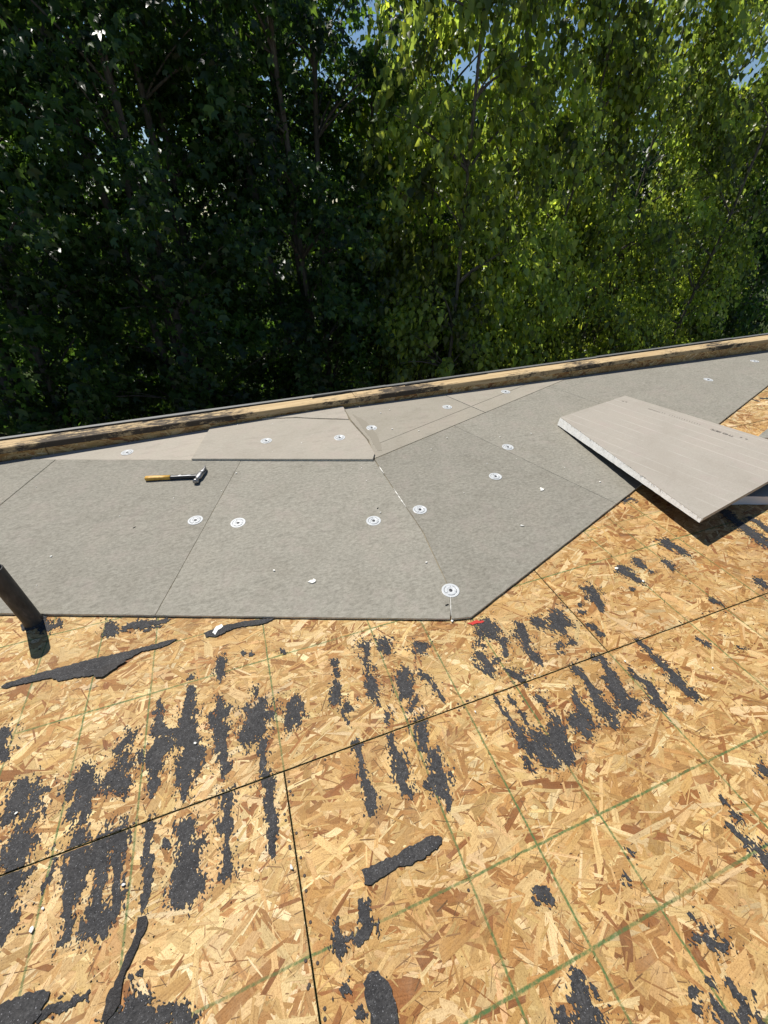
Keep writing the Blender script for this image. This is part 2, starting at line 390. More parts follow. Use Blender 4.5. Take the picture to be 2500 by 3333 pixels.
# ------------------------------------------------------------------ measured layout (metres; deck is z = 0, X along the long panel seam)
TAR = [
 [(0.5,[(-0.847,0.411,0.0272),(-0.841,0.37,0.0228),(-0.822,0.341,0.0206)])],
 [(0.3,[(-0.74,0.228,0.0178),(-0.727,0.185,0.0382),(-0.73,0.164,0.0411)]),(0.5,[(-0.666,0.188,0.0088),(-0.693,0.179,0.0139)]),(0.6,[(-0.669,0.121,0.0152),(-0.689,0.11,0.0133)]),(0.6,[(-0.752,0.141,0.0101),(-0.751,0.138,0.0101)]),(0.4,[(-0.712,0.092,0.0229),(-0.705,0.056,0.0352),(-0.702,0.028,0.0315),(-0.695,-0.005,0.0292),(-0.694,-0.025,0.0319),(-0.693,-0.054,0.0297),(-0.689,-0.085,0.0247),(-0.672,-0.106,0.0187),(-0.68,-0.121,0.0184),(-0.678,-0.142,0.0098)]),(0.6,[(-0.667,0.038,0.0112),(-0.683,0.075,0.0082)]),(0.5,[(-0.651,-0.013,0.0077),(-0.659,-0.02,0.0077)])],
 [(0.5,[(-0.571,0.208,0.0164),(-0.57,0.174,0.0285)]),(0.3,[(-0.569,0.167,0.0301),(-0.565,0.133,0.0313),(-0.57,0.11,0.0257),(-0.582,0.084,0.0101)]),(0.6,[(-0.543,0.094,0.0075),(-0.545,0.059,0.01)]),(0.5,[(-0.544,0.037,0.0066),(-0.545,0.029,0.0065)]),(0.3,[(-0.55,-0.005,0.035),(-0.546,-0.035,0.0328),(-0.549,-0.059,0.0261),(-0.545,-0.092,0.015),(-0.54,-0.115,0.0147),(-0.54,-0.14,0.0122),(-0.533,-0.162,0.012),(-0.538,-0.183,0.0162),(-0.544,-0.192,0.0125)]),(0.6,[(-0.525,-0.06,0.0108),(-0.524,-0.118,0.0074)])],
 [(0.7,[(-0.457,0.272,0.0174),(-0.477,0.24,0.017),(-0.457,0.185,0.0202),(-0.484,0.15,0.0214)]),(0.5,[(-0.484,0.15,0.0214),(-0.452,0.125,0.0195),(-0.445,0.093,0.0097)]),(0.25,[(-0.461,-0.006,0.0324),(-0.488,-0.021,0.0217),(-0.484,-0.062,0.0171),(-0.48,-0.101,0.0136),(-0.481,-0.124,0.0113),(-0.476,-0.153,0.016),(-0.477,-0.177,0.0194),(-0.482,-0.195,0.0127)]),(0.3,[(-0.445,-0.02,0.021),(-0.443,-0.059,0.0182),(-0.441,-0.09,0.0108),(-0.439,-0.12,0.0136),(-0.437,-0.149,0.0177),(-0.437,-0.176,0.0173),(-0.46,-0.19,0.0227)])],
 [(0.5,[(-0.605,-0.024,0.0031),(-0.604,-0.062,0.006),(-0.608,-0.079,0.0024)])],
 [(0.5,[(-0.374,0.364,0.0066),(-0.368,0.309,0.0128),(-0.369,0.268,0.0149)]),(0.3,[(-0.371,0.257,0.0117),(-0.309,0.23,0.0174)]),(0.25,[(-0.372,0.222,0.0171),(-0.35,0.202,0.0284),(-0.386,0.182,0.0315),(-0.368,0.172,0.0259),(-0.369,0.136,0.0152),(-0.369,0.103,0.0135),(-0.366,0.065,0.0069)]),(0.3,[(-0.369,-0.016,0.0191),(-0.369,-0.036,0.0123),(-0.371,-0.063,0.0105),(-0.369,-0.098,0.0112),(-0.367,-0.136,0.0115),(-0.366,-0.17,0.0142),(-0.367,-0.189,0.0105)]),(0.2,[(-0.268,0.374,0.0143),(-0.277,0.324,0.0213),(-0.279,0.265,0.027),(-0.281,0.209,0.03),(-0.248,0.158,0.0207),(-0.266,0.142,0.0353),(-0.278,0.104,0.026),(-0.277,0.063,0.0205),(-0.28,0.031,0.0131),(-0.282,0.015,0.0041)]),(0.4,[(-0.295,0.135,0.0147),(-0.27,0.122,0.022)]),(0.6,[(-0.271,0.431,0.0108),(-0.283,0.42,0.0065)]),(0.2,[(-0.279,-0.057,0.0261),(-0.275,-0.097,0.0239),(-0.271,-0.133,0.0233),(-0.276,-0.161,0.0274),(-0.278,-0.187,0.0298),(-0.274,-0.202,0.0106)]),(0.4,[(-0.262,-0.183,0.027),(-0.25,-0.182,0.0196)]),(0.85,[(-0.242,-0.103,0.0144),(-0.239,-0.144,0.0087)])],
 [(0.7,[(-0.167,0.463,0.017),(-0.168,0.424,0.0198),(-0.173,0.396,0.0121)])],
 [(0.8,[(-0.176,0.311,0.0116),(-0.173,0.278,0.0143)]),(0.35,[(-0.16,0.252,0.0201),(-0.182,0.226,0.0229),(-0.176,0.183,0.0251),(-0.181,0.149,0.0144),(-0.175,0.114,0.0167),(-0.169,0.076,0.0138),(-0.17,0.052,0.0043)]),(0.6,[(-0.208,0.252,0.01),(-0.201,0.224,0.0118)]),(0.45,[(-0.169,-0.006,0.02),(-0.167,-0.046,0.0185),(-0.175,-0.079,0.0158)]),(0.5,[(-0.168,-0.079,0.0158),(-0.17,-0.129,0.0143),(-0.172,-0.16,0.0131),(-0.167,-0.182,0.0178),(-0.179,-0.191,0.011)])],
 [(0.8,[(-0.054,0.299,0.0109),(-0.057,0.272,0.0108)]),(0.25,[(-0.052,0.235,0.0264),(-0.061,0.203,0.0419),(-0.068,0.172,0.0333),(-0.078,0.15,0.0367),(-0.05,0.144,0.0174)]),(0.5,[(-0.098,0.234,0.0113),(-0.09,0.227,0.008)]),(0.4,[(-0.052,0.107,0.0159),(-0.055,0.067,0.014),(-0.057,0.032,0.008)]),(0.3,[(-0.053,0.005,0.0214),(-0.052,-0.017,0.0204),(-0.05,-0.057,0.0165),(-0.051,-0.099,0.014),(-0.054,-0.133,0.0124)]),(0.4,[(-0.052,-0.137,0.0137),(-0.053,-0.17,0.0134),(-0.055,-0.193,0.0075)])],
 [(0.3,[(0.076,0.216,0.0198),(0.059,0.195,0.0268),(0.053,0.162,0.0303),(0.048,0.141,0.0244)])],
 [(0.5,[(0.229,0.307,0.0124),(0.235,0.295,0.011)]),(0.8,[(0.231,0.276,0.0109),(0.232,0.245,0.0077)]),(0.4,[(0.22,0.215,0.0135),(0.207,0.18,0.0215),(0.206,0.16,0.0184)]),(0.3,[(0.237,0.127,0.0121),(0.241,0.119,0.0129)]),(0.85,[(0.215,0.117,0.0088),(0.222,0.065,0.0062)]),(0.4,[(0.224,0.016,0.0095),(0.227,-0.006,0.012),(0.225,-0.047,0.0102),(0.224,-0.075,0.0115),(0.226,-0.116,0.0112),(0.229,-0.15,0.0137),(0.227,-0.18,0.0161),(0.222,-0.195,0.0073)])],
 [(0.5,[(0.352,0.345,0.023),(0.369,0.339,0.0161),(0.357,0.301,0.0099)]),(0.85,[(0.345,0.276,0.0111),(0.34,0.216,0.0138)]),(0.4,[(0.335,0.188,0.017),(0.333,0.17,0.021)]),(0.85,[(0.321,0.146,0.0166),(0.335,0.096,0.0073)]),(0.5,[(0.36,0.061,0.0139),(0.343,0.037,0.011)]),(0.4,[(0.338,-0.013,0.0122),(0.333,-0.046,0.0134),(0.332,-0.082,0.0175),(0.33,-0.117,0.0186),(0.325,-0.149,0.0182),(0.336,-0.179,0.011),(0.334,-0.197,0.0041)])],
 [(0.3,[(0.433,0.327,0.0231),(0.437,0.297,0.0205),(0.435,0.279,0.0126)])],
 [(0.4,[(0.55,0.273,0.0229),(0.565,0.262,0.0228),(0.55,0.251,0.0263)])],
 [(0.3,[(0.458,0.173,0.0215),(0.445,0.139,0.0303),(0.439,0.108,0.0248)]),(0.5,[(0.458,0.067,0.0114),(0.424,0.042,0.01)]),(0.7,[(0.443,-0.007,0.0233),(0.428,-0.053,0.0181),(0.427,-0.091,0.0141)]),(0.35,[(0.446,-0.112,0.0165),(0.442,-0.146,0.0269),(0.433,-0.174,0.0282),(0.425,-0.198,0.0201),(0.431,-0.232,0.0109),(0.423,-0.247,0.0074)]),(0.4,[(0.392,-0.179,0.0097),(0.405,-0.184,0.0097)])],
 [(0.8,[(0.518,0.154,0.0112),(0.53,0.13,0.0094)])],
 [(0.85,[(0.542,0.104,0.0092),(0.548,0.078,0.0104),(0.55,0.045,0.0073)])],
 [(0.35,[(0.851,0.253,0.0356),(0.859,0.214,0.028)]),(0.75,[(0.814,0.254,0.0179),(0.79,0.227,0.0139),(0.774,0.195,0.0137)]),(0.4,[(0.868,0.176,0.0165),(0.864,0.154,0.0136),(0.854,0.122,0.0152)])],
 [(0.5,[(0.757,0.138,0.0221),(0.762,0.104,0.0283)]),(0.7,[(0.759,0.075,0.0155),(0.73,0.091,0.0121)]),(0.5,[(0.8,0.117,0.0124),(0.807,0.104,0.0088)])],
 [(0.45,[(0.829,0.045,0.0192),(0.848,0.028,0.0204),(0.849,0.008,0.0152),(0.848,-0.008,0.0104)])],
 [(0.35,[(0.98,0.219,0.0143),(0.954,0.168,0.0269),(0.944,0.131,0.0218),(0.934,0.101,0.0152),(0.946,0.08,0.0204),(0.95,0.042,0.0096)])],
 [(0.35,[(1.051,0.212,0.023),(1.056,0.179,0.0151)])],
 [(0.25,[(1.139,0.199,0.0386),(1.133,0.176,0.0439),(1.104,0.161,0.0236),(1.155,0.152,0.0161)])],
 [(0.4,[(1.064,0.088,0.0127),(1.054,0.075,0.009)])],
 [(0.4,[(1.052,0.056,0.0107),(1.057,0.051,0.0089)])],
 [(0.45,[(1.097,0.081,0.0082),(1.122,0.084,0.0137),(1.131,0.075,0.0114)])],
 [(0.5,[(1.056,-0.009,0.0138),(1.053,-0.026,0.0107)])],
 [(0.6,[(0.723,-0.021,0.0081),(0.726,-0.071,0.0095),(0.726,-0.112,0.0124)]),(0.35,[(0.726,-0.12,0.0131),(0.728,-0.157,0.0219),(0.739,-0.191,0.0215),(0.761,-0.203,0.0222),(0.765,-0.233,0.02)]),(0.5,[(0.778,-0.167,0.0189),(0.791,-0.187,0.0187)]),(0.25,[(0.848,-0.176,0.0229),(0.831,-0.205,0.0318),(0.826,-0.233,0.0312),(0.829,-0.253,0.02)]),(0.4,[(0.786,-0.252,0.0151),(0.768,-0.235,0.0181)]),(0.7,[(0.866,-0.129,0.0118),(0.868,-0.151,0.0175)]),(0.75,[(0.708,-0.217,0.0109),(0.7,-0.249,0.0071)])],
 [(0.8,[(0.868,-0.055,0.0098),(0.869,-0.087,0.0096)])],
 [(0.8,[(0.77,-0.025,0.0082),(0.773,-0.048,0.0073)])],
 [(0.85,[(0.769,-0.082,0.0071),(0.773,-0.117,0.007)])],
 [(0.75,[(0.987,-0.085,0.0107),(0.977,-0.127,0.0144),(0.97,-0.176,0.0175),(0.968,-0.2,0.0096)]),(0.3,[(0.93,-0.178,0.0263),(0.932,-0.187,0.0231)]),(0.4,[(0.931,-0.215,0.0151),(0.937,-0.224,0.0132)])],
 [(0.4,[(1.053,-0.011,0.0078),(1.059,-0.054,0.0101),(1.056,-0.11,0.0139),(1.047,-0.143,0.0193),(1.044,-0.168,0.0262),(1.045,-0.194,0.0219)])],
 [(0.4,[(1.035,-0.224,0.0115),(1.034,-0.232,0.0115)])],
 [(0.3,[(1.148,0.006,0.0106),(1.172,-0.01,0.0132),(1.163,-0.061,0.0146),(1.158,-0.09,0.0202),(1.147,-0.124,0.024),(1.132,-0.156,0.0292),(1.128,-0.181,0.0312),(1.168,-0.197,0.0096)]),(0.5,[(1.122,-0.086,0.0101),(1.121,-0.093,0.0084)]),(0.4,[(1.112,-0.116,0.0091),(1.114,-0.126,0.009)])],
 [(0.5,[(1.243,-0.085,0.0086),(1.244,-0.096,0.0094)]),(0.35,[(1.238,-0.123,0.0126),(1.251,-0.152,0.0199),(1.242,-0.181,0.0196),(1.236,-0.206,0.0225),(1.238,-0.234,0.0103)])],
 [(0.6,[(1.364,-0.005,0.0127),(1.364,-0.044,0.0107),(1.364,-0.087,0.0122)]),(0.3,[(1.364,-0.113,0.0181),(1.368,-0.15,0.0203),(1.364,-0.183,0.0241),(1.357,-0.204,0.0185)]),(0.8,[(1.368,-0.222,0.0143),(1.364,-0.244,0.0101)])],
 [(0.3,[(1.375,0.277,0.0279),(1.359,0.24,0.0294),(1.352,0.2,0.0169),(1.336,0.165,0.0078)]),(0.5,[(1.27,0.223,0.0109),(1.261,0.213,0.0099)]),(0.5,[(1.253,0.189,0.0127),(1.263,0.179,0.0097)]),(0.4,[(1.237,0.121,0.0151),(1.253,0.106,0.0141)]),(0.7,[(1.25,0.089,0.0131),(1.251,0.071,0.0111)])],
 [(0.35,[(1.595,0.321,0.0271),(1.61,0.283,0.0224),(1.614,0.247,0.0179)]),(0.35,[(1.713,0.349,0.02),(1.703,0.314,0.0208)]),(0.6,[(1.718,0.268,0.0086),(1.722,0.265,0.0075)]),(0.5,[(1.555,0.219,0.0072),(1.555,0.212,0.0062)])],
 [(0.45,[(1.953,0.397,0.0198),(1.953,0.369,0.0184)]),(0.8,[(1.969,0.349,0.016),(1.958,0.307,0.0169)])],
 [(0.75,[(1.823,0.292,0.0165),(1.824,0.254,0.013)])],
 [(0.75,[(1.816,0.059,0.008),(1.836,0.031,0.0109)])],
 [(0.8,[(2.119,0.066,0.0157),(2.11,0.024,0.0174)])],
 [(0.85,[(1.586,-0.079,0.0082),(1.593,-0.099,0.0081)])],
 [(0.85,[(1.692,-0.152,0.008),(1.709,-0.166,0.0071)])],
 [(0.3,[(2.451,0.482,0.0286),(2.428,0.391,0.0345),(2.413,0.303,0.0347),(2.401,0.21,0.0322)]),(0.4,[(2.533,0.389,0.0181),(2.527,0.343,0.0206),(2.523,0.286,0.0255)])],
 [(0.7,[(2.033,0.757,0.0165),(2.086,0.752,0.0195)])],
 [(0.75,[(1.938,0.401,0.0223),(1.943,0.368,0.022)])],
 [(0.3,[(4.162,1.531,0.0086),(4.167,1.491,0.0085)]),(0.3,[(4.252,1.523,0.0108),(4.316,1.507,0.014)])],
 [(0.4,[(1.356,-0.486,0.0161),(1.353,-0.495,0.016)]),(0.8,[(1.322,-0.485,0.0077),(1.324,-0.491,0.0069)])],
 [(0.8,[(1.165,-0.495,0.0067),(1.169,-0.5,0.0067)]),(0.8,[(1.163,-0.528,0.0065),(1.166,-0.547,0.011)])],
 [(0.8,[(1.129,-0.551,0.0064),(1.136,-0.578,0.012),(1.145,-0.603,0.0139)]),(0.35,[(1.145,-0.606,0.013),(1.138,-0.629,0.0146),(1.131,-0.652,0.0143)])],
 [(0.4,[(0.547,-0.484,0.007),(0.552,-0.495,0.0076)]),(0.3,[(0.573,-0.491,0.01),(0.573,-0.5,0.0105)]),(0.6,[(0.537,-0.497,0.0052),(0.541,-0.501,0.0052)])],
 [(0.5,[(0.87,-0.663,0.005),(0.863,-0.671,0.0061)]),(0.5,[(0.843,-0.674,0.0071),(0.844,-0.682,0.0081)]),(0.3,[(0.866,-0.685,0.0093),(0.868,-0.693,0.0108)]),(0.5,[(0.874,-0.699,0.0081),(0.897,-0.707,0.0092),(0.909,-0.701,0.0087)]),(0.4,[(0.868,-0.641,0.0051),(0.867,-0.645,0.0045)]),(0.6,[(0.887,-0.669,0.0044),(0.887,-0.671,0.0039)]),(0.8,[(0.902,-0.68,0.0072),(0.894,-0.69,0.0071)])],
 [(0.3,[(0.549,-0.636,0.0094),(0.552,-0.642,0.0062)]),(0.3,[(0.536,-0.653,0.0102),(0.533,-0.668,0.0227),(0.532,-0.683,0.0274),(0.535,-0.697,0.027)]),(0.4,[(0.565,-0.66,0.0051),(0.569,-0.668,0.0056)]),(0.75,[(0.483,-0.671,0.0124),(0.485,-0.68,0.0123)])],
 [(0.5,[(0.769,-0.736,0.0086),(0.759,-0.739,0.0066)]),(0.5,[(0.813,-0.737,0.0057),(0.816,-0.745,0.0061)]),(0.35,[(0.853,-0.754,0.0082),(0.856,-0.768,0.0101),(0.854,-0.778,0.0085),(0.84,-0.79,0.0094),(0.829,-0.801,0.0093)]),(0.4,[(0.887,-0.779,0.0051),(0.884,-0.781,0.0045)]),(0.8,[(0.795,-0.767,0.0112),(0.795,-0.781,0.0136),(0.808,-0.794,0.0122)]),(0.7,[(0.756,-0.755,0.006),(0.753,-0.759,0.005)]),(0.5,[(0.867,-0.801,0.0064),(0.863,-0.813,0.0088)])],
 [(0.8,[(0.824,-0.495,0.0056),(0.825,-0.506,0.0055)])],
 [(0.85,[(0.776,-0.537,0.0077),(0.777,-0.547,0.0071)])],
 [(0.3,[(0.065,-0.382,0.0118),(0.067,-0.4,0.0152),(0.063,-0.418,0.0114)]),(0.5,[(0.085,-0.398,0.0067),(0.082,-0.409,0.0061)])],
 [(0.25,[(0.133,-0.363,0.0052),(0.137,-0.388,0.0142),(0.138,-0.404,0.0154),(0.113,-0.411,0.0117)]),(0.4,[(0.15,-0.362,0.0041),(0.148,-0.383,0.0063)])],
 [(0.3,[(0.057,-0.481,0.0083),(0.068,-0.482,0.0098)])],
 [(0.4,[(-0.374,-0.355,0.0165),(-0.355,-0.356,0.0128)]),(0.35,[(-0.41,-0.361,0.0175),(-0.377,-0.367,0.0239),(-0.341,-0.382,0.0201),(-0.306,-0.392,0.0146)]),(0.5,[(-0.269,-0.396,0.0139),(-0.259,-0.411,0.015)])],
 [(0.8,[(0.079,-0.525,0.0055),(0.082,-0.531,0.005)])],
 [(0.3,[(-0.462,-0.304,0.0036),(-0.497,-0.301,0.0072),(-0.534,-0.302,0.0087),(-0.556,-0.303,0.0071)])],
 [(0.4,[(-0.594,0.781,0.0229),(-0.58,0.74,0.0206)])],
 [(0.35,[(-0.514,0.752,0.0209),(-0.443,0.735,0.0248),(-0.381,0.729,0.0134)])],
 [(0.8,[(-0.846,0.872,0.0191),(-0.814,0.861,0.021)])],
 [(0.2,[(-0.328,-0.069,0.007),(-0.323,-0.075,0.007)])],
 [(0.3,[(-0.082,0.468,0.0064),(-0.078,0.461,0.0064)])],
 [(0.3,[(-0.061,0.452,0.0063),(-0.055,0.447,0.0063)])],
 [(0.6,[(0.058,0.426,0.0091),(0.066,0.415,0.0073)])],
 [(0.5,[(-0.39,-0.303,0.0064),(-0.382,-0.307,0.0048)]),(0.5,[(-0.375,-0.304,0.0037),(-0.363,-0.306,0.0048)])],
]

FELT = {
 'felt_flap':[(-0.658,-0.255),(-0.645,-0.254),(-0.604,-0.254),(-0.558,-0.261),(-0.546,-0.269),(-0.546,-0.28),(-0.557,-0.29),(-0.556,-0.299),(-0.569,-0.308),(-0.576,-0.317),(-0.645,-0.296)],
 'felt_teardrop':[(-0.381,-0.207),(-0.373,-0.204),(-0.362,-0.209),(-0.356,-0.22),(-0.358,-0.233),(-0.367,-0.244),(-0.375,-0.259),(-0.381,-0.275),(-0.389,-0.286),(-0.397,-0.3),(-0.398,-0.318),(-0.401,-0.34),(-0.411,-0.352),(-0.427,-0.363),(-0.432,-0.348),(-0.428,-0.333),(-0.429,-0.316),(-0.417,-0.308),(-0.41,-0.292),(-0.405,-0.278),(-0.399,-0.265),(-0.386,-0.249),(-0.381,-0.233),(-0.382,-0.217)],
 'felt_bar':[(0.155,-0.3),(0.181,-0.301),(0.204,-0.3),(0.25,-0.301),(0.288,-0.297),(0.337,-0.295),(0.36,-0.298),(0.375,-0.308),(0.369,-0.318),(0.347,-0.327),(0.315,-0.33),(0.287,-0.333),(0.259,-0.328),(0.233,-0.327),(0.209,-0.331),(0.161,-0.334),(0.154,-0.329),(0.155,-0.314)],
 'felt_tall':[(0.102,-0.484),(0.116,-0.476),(0.138,-0.477),(0.148,-0.495),(0.156,-0.512),(0.157,-0.532),(0.156,-0.549),(0.153,-0.574),(0.099,-0.555),(0.101,-0.529),(0.098,-0.514)],
 'felt_long':[(-0.913,0.613),(-0.899,0.625),(-0.834,0.629),(-0.767,0.63),(-0.698,0.631),(-0.627,0.629),(-0.558,0.626),(-0.491,0.621),(-0.412,0.621),(-0.352,0.622),(-0.325,0.616),(-0.355,0.6),(-0.388,0.595),(-0.452,0.602),(-0.491,0.586),(-0.547,0.582),(-0.605,0.551),(-0.668,0.564),(-0.722,0.569),(-0.754,0.595),(-0.803,0.598),(-0.852,0.601),(-0.899,0.603)],
 'felt_smooth':[(-0.607,0.562),(-0.596,0.568),(-0.57,0.574),(-0.54,0.587),(-0.498,0.577),(-0.528,0.559),(-0.553,0.543),(-0.578,0.531),(-0.601,0.542)],
 'felt_front':[(-0.228,0.613),(-0.157,0.623),(-0.066,0.615),(0.052,0.588),(0.013,0.574),(-0.113,0.595),(-0.176,0.576),(-0.22,0.59)],
 'red':[(0.782,0.294),(0.824,0.301),(0.849,0.297),(0.883,0.279),(0.87,0.268),(0.837,0.277),(0.806,0.279)],
 'chip_felt':[(-0.193,0.6),(-0.179,0.625),(-0.155,0.631),(-0.153,0.615),(-0.171,0.604),(-0.185,0.585)],
}

SLOPE = 0.0313
LO, LE, LN = np.array((.724, .333)), np.array((-.935, .355)), np.array((.355, .935))
RO, RE, RN = np.array((.808, .313)), np.array((.938, .346)), np.array((-.346, .938))
LE /= np.linalg.norm(LE); LN /= np.linalg.norm(LN); RE /= np.linalg.norm(RE); RN /= np.linalg.norm(RN)
def z_left(x, y): return .013 + SLOPE * ((x - LO[0]) * LN[0] + (y - LO[1]) * LN[1])
def z_right(x, y): return .013 + SLOPE * ((x - RO[0]) * RN[0] + (y - RO[1]) * RN[1])
def Lp(s, d): return tuple(LO + s * LE + d * LN)
def Rp(s, d): return tuple(RO + s * RE + d * RN)
def z_ins(x, y): return max(0., min(z_left(x, y), z_right(x, y)))

# ------------------------------------------------------------------ ground and building below the roof
def ground_material():
    m_, nt, b = mat('ground_grass', rough=.95, spec=.05)
    t = NT(nt); o = t.pos()
    n = t.noise(o, 1.3, 5, .7); n2 = t.noise(o, 30, 3, .7)
    c = t.ramp(n, [(.3, (.02, .03, .009)), (.55, (.045, .065, .02)), (.75, (.10, .085, .05))])
    c = t.mix(.6, c, t.ramp(n2, [(.3, (.5, .5, .5)), (.7, (1.3, 1.3, 1.2))]), 'MULTIPLY')
    t.l(c, b.inputs['Base Color'])
    return m_
M_GROUND = ground_material()
GZ = -4.0
g = link('ground', py_mesh('ground', [(-300, -300, 0), (300, -300, 0), (300, 300, 0), (-300, 300, 0)], [(0, 1, 2, 3)], M_GROUND), loc=(0, 0, GZ))
tag(g, 'grassy ground below the roof and under the trees', kind='structure')
M_SIDING, _, _ = mat('grey_siding', (.38, .37, .35), .7, .3)
def box(x0, x1, y0, y1, z0, z1):
    V = [(x0, y0, z0), (x1, y0, z0), (x1, y1, z0), (x0, y1, z0), (x0, y0, z1), (x1, y0, z1), (x1, y1, z1), (x0, y1, z1)]
    F = [(0, 3, 2, 1), (4, 5, 6, 7), (0, 1, 5, 4), (1, 2, 6, 5), (2, 3, 7, 6), (3, 0, 4, 7)]
    return V, F
V, F = box(-9, 13, -8, 2.55, GZ, -.06)
w = link('building_wall', py_mesh('building_wall', V, F, M_SIDING))
tag(w, 'grey side walls of the building under the roof', kind='structure')

# ------------------------------------------------------------------ deck of strand boards
PAL = np.array([(.66, .51, .28), (.60, .435, .215), (.53, .365, .165), (.455, .285, .12), (.37, .205, .082), (.28, .135, .055), (.72, .60, .38)])
PALW = np.array([.17, .21, .21, .16, .11, .06, .08])
def strands(n, x0, x1, y0, y1, zb, zt, L, W, spread, seed, tone=0.):
    r = np.random.default_rng(seed)
    cx = r.uniform(x0, x1, n); cy = r.uniform(y0, y1, n)
    a = np.where(r.random(n) < .72, r.normal(0, spread, n), r.uniform(-1.57, 1.57, n))
    l = np.clip(L * np.exp(r.normal(0, .45, n)), L * .25, L * 2.2) * .5
    w_ = np.clip(W * np.exp(r.normal(0, .5, n)), W * .3, W * 2.4) * .5
    sk = r.normal(0, .55, n) * w_; sk2 = r.normal(0, .55, n) * w_
    tp = r.uniform(.55, 1.0, n)
    px = np.stack([-l + sk, l * .1, l + sk2, l + r.normal(0, .5, n) * w_, l - sk2, -l * .1, -l - sk, -l + r.normal(0, .5, n) * w_], 1)
    py = np.stack([-w_, -w_ * r.uniform(.9, 1.1, n), -w_ * tp, r.normal(0, .3, n) * w_, w_ * tp, w_ * r.uniform(.9, 1.1, n), w_, r.normal(0, .3, n) * w_], 1)
    ca, sa = np.cos(a)[:, None], np.sin(a)[:, None]
    X = cx[:, None] + px * ca - py * sa; Y = cy[:, None] + px * sa + py * ca
    for A_, lo, hi in ((X, x0, x1), (Y, y0, y1)):        # strands that would cross the panel edge slide back inside
        A_ -= np.maximum(0, A_.max(1) - hi)[:, None]; A_ += np.maximum(0, lo - A_.min(1))[:, None]
        np.clip(A_, lo, hi, out=A_)
    zz = np.linspace(zb, zt, n); r.shuffle(zz)
    tl = r.normal(0, .004, n)[:, None]; tw = r.normal(0, .010, n)[:, None]
    Z = np.clip(zz[:, None] + np.clip(px * tl + py * tw, -.0004, .0004), zb, zt + .0004)
    v = np.stack([X, Y, Z], -1)
    uv = np.stack([px + r.uniform(0, 60, n)[:, None], py + r.uniform(0, 60, n)[:, None]], -1)
    c = PAL[r.choice(len(PAL), n, p=PALW)] * r.normal(1, .09, (n, 1)) * r.normal(1, .02, (n, 3))
    c = c * (1 - tone * r.random((n, 1)))
    return dict(v=v, uv=uv, col=np.clip(c, .02, .8), mat=0)

def osb_groups(x0, x1, y0, y1, dens, seed, thick=.0155, top=.0):
    a = (x1 - x0) * (y1 - y0)
    N = lambda per: max(8, int(a * per * dens))
    gs = []
    b, f = box(x0, x1, y0, y1, -thick, -.0003)
    gs.append(dict(v=np.array([[b[i] for i in q] for q in f], float), col=np.tile(np.array([[.42, .27, .13]]), (6, 1)), uv=None, mat=0))
    gs.append(strands(N(1400), x0, x1, y0, y1, .0000, .0006, .16, .036, .55, seed))
    gs.append(strands(N(1250), x0, x1, y0, y1, .0006, .0011, .14, .027, .60, seed + 1))
    gs.append(strands(N(750), x0, x1, y0, y1, .0010, .0014, .10, .013, .65, seed + 2))
    gs.append(strands(N(900), x0, x1, y0, y1, .0012, .0015, .05, .0045, .8, seed + 3))
    d = strands(N(900), x0, x1, y0, y1, .0012, .0016, .028, .0012, .6, seed + 4)  # dark slivers paint in the shadow lines and gaps between strands
    d['col'] = np.array([[.24, .145, .075]]) * np.random.default_rng(seed).uniform(.5, 1.4, (len(d['v']), 1))
    gs.append(d)
    return gs

deck = empty('roof_deck')
tag(deck, 'flat roof deck of strand board panels stained with black residue', kind='structure')
P = 48 * IN
GAP = .0014
panels = []
def panel(x0, x1, y0, y1, mt, dens, seed, tint=(1, 1, 1)):
    cx, cy = (x0 + x1) / 2, (y0 + y1) / 2
    gs = osb_groups(x0 + GAP, x1 - GAP, y0 + GAP, y1 - GAP, dens, seed)
    for g_ in gs:
        g_['v'] = g_['v'] - np.array([cx, cy, 0]); g_['col'] = np.clip(g_['col'] * np.array([tint]), .01, .8)
    panels.append(link('osb_panel', np_mesh('osb_panel', gs, [mt]), deck, (cx, cy, 0)))
for i, (a, b) in enumerate(((-2 * P, 0), (0, 2 * P), (2 * P, 4 * P))):
    panel(a, b, -P, 0, M_OSB_LOW, 1.0 if i < 2 else .5, 100 + i * 10, ((1.02, 1.0, .97), (.91, .835, .72), (.88, .82, .75))[i])
for i, (a, b) in enumerate(((-3 * P, -P), (-P, P), (P, 3 * P), (3 * P, 5 * P))):
    panel(a, b, 0, P, M_OSB_UP, (.8, 1, .9, .5)[i], 200 + i * 10, ((1, 1, .96), (.98, .95, .88), (.91, .83, .72), (.95, .9, .85))[i])
for i, (a, b) in enumerate(((-2 * P, 3.605 - 2 * P), (3.605 - 2 * P, 3.605), (3.605, 3.605 + 2 * P))):
    panel(a, b, P, 2 * P, M_OSB_TOP, (.15, .2, .6)[i], 300 + i * 10)
for i in range(-2, 3):                       # rows behind the camera
    panel(i * 2 * P, (i + 1) * 2 * P, -2 * P, -P, M_OSB_UP, .25, 400 + 10 * i)
V, F = box(-5.5, 7.5, -2.6, 2.44, -.05, -.018)
link('subdeck', py_mesh('subdeck', V, F, M_DARK), deck)

